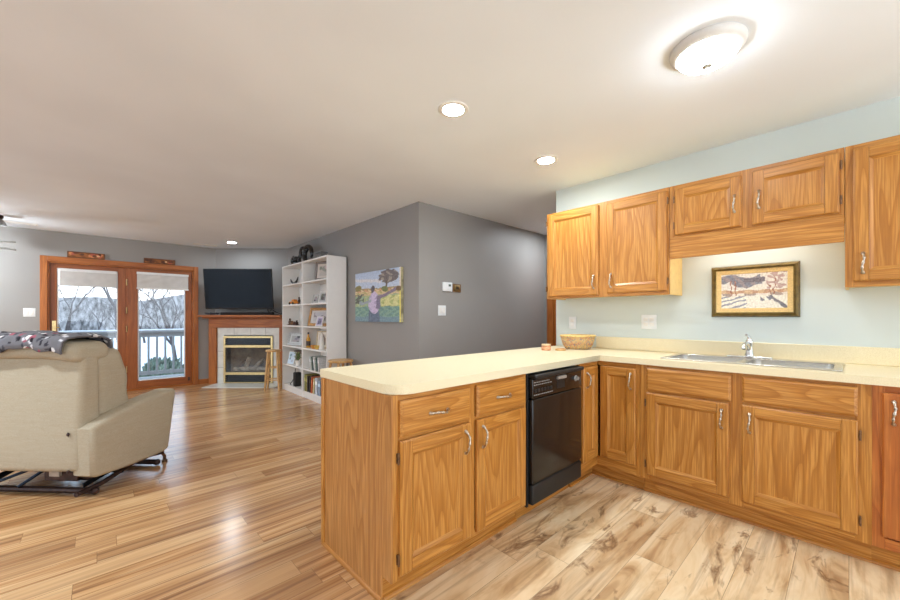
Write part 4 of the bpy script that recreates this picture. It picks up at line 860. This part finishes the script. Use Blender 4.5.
# on top of the bookcases
t = thing('sculpture', 'black curled sculpture on top of the bookcase by the fireplace', 'sculpture', (2.32, 5.88, 2.02), SR + .12); t.scale = (1.25, 1, 1.08)
mb = MB()
def loop(cx, cz, rx_, rz_, a0, a1, rad, yy=0, n=16): mb.tube([(cx + rx_ * math.cos(a0 + (a1 - a0) * i / n), yy, cz + rz_ * math.sin(a0 + (a1 - a0) * i / n)) for i in range(n + 1)], [rad * (.6 + .6 * math.sin(PI * i / n)) for i in range(n + 1)], 8)
mb.rbox((-.0, 0, .012), (.46, .09, .022), .008, 0, 2)
loop(.15, .13, .085, .105, -.6, 5.0, .032); loop(.02, .13, .055, .10, -.3, 3.6, .026); loop(-.02, .08, .05, .07, 2, 5.5, .024); loop(-.18, .07, .05, .045, 0, 6.28, .026); mb.ball((-.14, 0, .09), .045, sx=1.2); mb.ball((.1, 0, .2), .04); mb.tube([(-.18, 0, .1), (-.22, 0, .13), (-.21, 0, .15)], [.02, .012, .006], 8)
mb.build('figure', BLACKG, t, sharp=80); MB().rbox((0, 0, .004), (.5, .11, .008), .003, 0, 2).build('base', BLACKM, t)
t = thing('trinket_box', 'small grey box on top of the nearer bookcase', 'box', (2.34, 5.22, 2.02), SR); MB().rbox((0, 0, .045), (.2, .1, .09), .012, 0, 3).build('body', plain('grey_felt', (122, 120, 118), .9, 0, .15, 60), t); MB().rbox((0, 0, .097), (.206, .106, .014), .005, 0, 2).build('lid', plain('grey_lid', (108, 106, 104), .8), t)

# ------------------------------------------------------------------ recliner, back towards the kitchen
rc = thing('recliner', 'oatmeal fabric recliner seen from behind on a dark metal base', 'armchair', V(-2.82, 2.42), RV - math.radians(3))
HW = .515
# outer back shell
def wback(p):
    x, y, z = p; q = (z + .42) / .84
    return (x * (1 - .03 * q), y * (1 - .45 * max(0, q - .3)) - .02 * math.cos(x * 3) * (1 if y < 0 else 0) + .02 * q, z)
mb = MB(); mb.rbox((0, .09, .60), (.86, .15, .82), .035, 8, 4, wback); mb.build('back_shell', FAB, rc, sharp=70)
def wcush(p):
    x, y, z = p; q = (z + .27) / .54
    return (x, y * (1 - .3 * q) - .05 * q + .012 * math.sin(z * 22) * (1 if y > 0 else .2), z)
mb = MB(); mb.rbox((0, .295, .70), (.83, .32, .56), .075, 8, 5, wcush); mb.build('back_cushion', FAB, rc, sharp=80)
mb = MB(); mb.rbox((0, .12, .985), (.84, .26, .13), .055, 6, 5, lambda p: (p.x, p.y, p.z - .035 * (p.x / .42) ** 4)); mb.build('head_roll', FAB, rc, sharp=80)
mb = MB(); mb.rbox((0, .45, .40), (.66, .46, .2), .06, 6, 5, lambda p: (p.x, p.y, p.z + .02 * math.cos(p.x * 4))); mb.build('seat_cushion', FAB, rc, sharp=80)
mb = MB(); mb.rbox((0, .70, .28), (.62, .1, .28), .04, 4, 4); mb.build('footrest', FAB, rc, sharp=80)
MB().box(-.33, .33, .17, .64, .2, .29).build('under_frame', BLACKM, rc)
for s in (-1, 1):
    prof = [(.02, .17), (.06, .145), (.30, .125), (.59, .12), (.64, .14), (.715, .58), (.70, .605), (.64, .61), (.42, .58), (.20, .535), (.06, .495), (.02, .47)]
    b = bmesh.new(); a0, a1 = s * HW - s * .15, s * HW
    q0 = [b.verts.new((a0, p, z)) for p, z in prof]; q1 = [b.verts.new((a1, p, z)) for p, z in prof]
    b.faces.new(q0[::-1]); b.faces.new(q1)
    for i in range(len(prof)): b.faces.new((q0[i], q0[(i + 1) % len(prof)], q1[(i + 1) % len(prof)], q1[i]))
    bmesh.ops.recalc_face_normals(b, faces=b.faces[:])
    ed = [e for e in b.edges if abs(e.verts[0].co.x - e.verts[1].co.x) < 1e-5]
    bmesh.ops.bevel(b, geom=ed, offset=.028, segments=4, profile=.5, affect='EDGES')
    mb = MB(); b.verts.index_update(); mb.faces([v.co for v in b.verts], [[v.index for v in f_.verts] for f_ in b.faces]); b.free()
    mb.build('arm', FAB, rc, sharp=50)
MB().box(HW - .165, HW - .155, .012, .03, .19, .45).build('side_gap_shade', BLACKM, rc)  # black strip standing in for the shade between back and arm
for z in (.2, .44): MB().ball((HW - .15, .003, z), .011, sy=.6).build('button', DARKM, rc)
# base and mechanism
for y in (.12, .62): MB().tube([(-.42, y, .028), (.42, y, .028)], .02, 10).ball((.425, y, .026), .024).ball((-.425, y, .026), .024).build('cross_tube', DARKM, rc)
for s in (-1, 1):
    MB().tube([(s * .40, .02, .045), (s * .40, .2, .05), (s * .41, .42, .10), (s * .42, .56, .105), (s * .42, .68, .085)], .016, 8).build('side_rail', DARKM, rc)
    MB().box(s * .36 - .004, s * .36 + .004, .1, .62, .09, .12, rot=Matrix.Rotation(math.radians(8), 3, 'X')).build('linkage', STEELB, rc)
    MB().tube([(s * .42, .67, .085), (s * .42, .70, .05), (s * .42, .70, .012)], .012, 8).lathe([(0, 0), (.02, 0), (.02, .016), (0, .016)], (s * .42, .70, 0), 12).build('foot', HINGE, rc)
MB().box(.06, .3, .12, .24, .085, .15).tube([(.02, .18, .1), (.36, .18, .1)], .028, 12).build('motor', DARKM, rc, bev=.006)
MB().box(.12, .19, .10, .119, .125, .165).build('data_plate', plain('pale_plate', (168, 156, 140), .5), rc)
for (p, q) in (((-.3, .05, .06), (-.02, .16, .17)), ((-.1, .1, .05), (.05, .2, .18)), ((.33, .1, .17), (.39, .36, .06)), ((.1, .3, .18), (-.1, .42, .07))):
    MB().tube([p, q], .011, 6).build('linkage', STEELB, rc)
# throw blanket over the top of the back
def fleece(u, v):
    c = (108, 106, 109)
    for i, (a, b, p, q, cc) in enumerate(FL):
        if ((u - a) / p) ** 2 + ((v - b) / q) ** 2 < 1: c = cc
    return c
RR = random.Random(12)
FL = [(RR.random(), RR.random(), RR.uniform(.008, .02), RR.uniform(.012, .032), RR.choice([(226, 222, 218), (216, 212, 210), (196, 194, 196), (38, 36, 40), (38, 36, 40), (50, 48, 54), (58, 56, 62), (150, 84, 96)] if k % 3 else [(70, 70, 76), (112, 110, 114)])) for k in range(420)]
def blanket():
    nx, nv = 170, 90; mb = MB(); prof = []
    path = [(-.022, .985), (-.03, 1.01), (-.022, 1.045), (.0, 1.066), (.05, 1.074), (.14, 1.074), (.22, 1.066), (.262, 1.045), (.272, 1.0), (.262, .95), (.262, .90)]
    pts = [Vector((0, a, b)) for a, b in path]; L = [0]
    for a, b in zip(pts, pts[1:]): L.append(L[-1] + (b - a).length)
    def at(t):
        s = t * L[-1]
        for i in range(len(pts) - 1):
            if s <= L[i + 1] + 1e-9: return pts[i].lerp(pts[i + 1], (s - L[i]) / (L[i + 1] - L[i]))
        return pts[-1]
    vs = []
    for j in range(nv + 1):
        for i in range(nx + 1):
            u, v = i / nx, j / nv; x = -.425 + .80 * u; p = at(v)
            dz = .008 * math.sin(x * 19 + 2 * v) + .006 * math.sin(x * 43 + 1) - .034 * (abs(x) / .42) ** 4
            out = Vector((0, (-1 if v < .2 else (1 if v > .7 else 0)) * (.006 + .005 * math.sin(x * 31 + v * 4)), 0 if v < .12 else .006))
            vs.append(Vector((x + .05 * (v < .12) * 0, p.y, p.z + dz)) + out + Vector((.06 * max(0, .25 - v) * u * -1, 0, .02 * math.sin(x * 9) * max(0, .2 - v) * 3)))
    fs = [(j * (nx + 1) + i, j * (nx + 1) + i + 1, (j + 1) * (nx + 1) + i + 1, (j + 1) * (nx + 1) + i) for j in range(nv) for i in range(nx)]
    mb.faces(vs, fs); o = mb.build('throw_blanket', KNIT, None, rc.location, rc.rotation_euler, sharp=180)
    ca = o.data.color_attributes.new('Col', 'FLOAT_COLOR', 'POINT')
    for k, d in enumerate(ca.data): d.color = rgba(fleece((k % (nx + 1)) / nx, (k // (nx + 1)) / nv))
    so = o.modifiers.new('thick', 'SOLIDIFY'); so.thickness = .012; so.offset = 1
    return tag(o, 'dark grey patterned fleece blanket draped over the recliner back', 'blanket')
blanket()
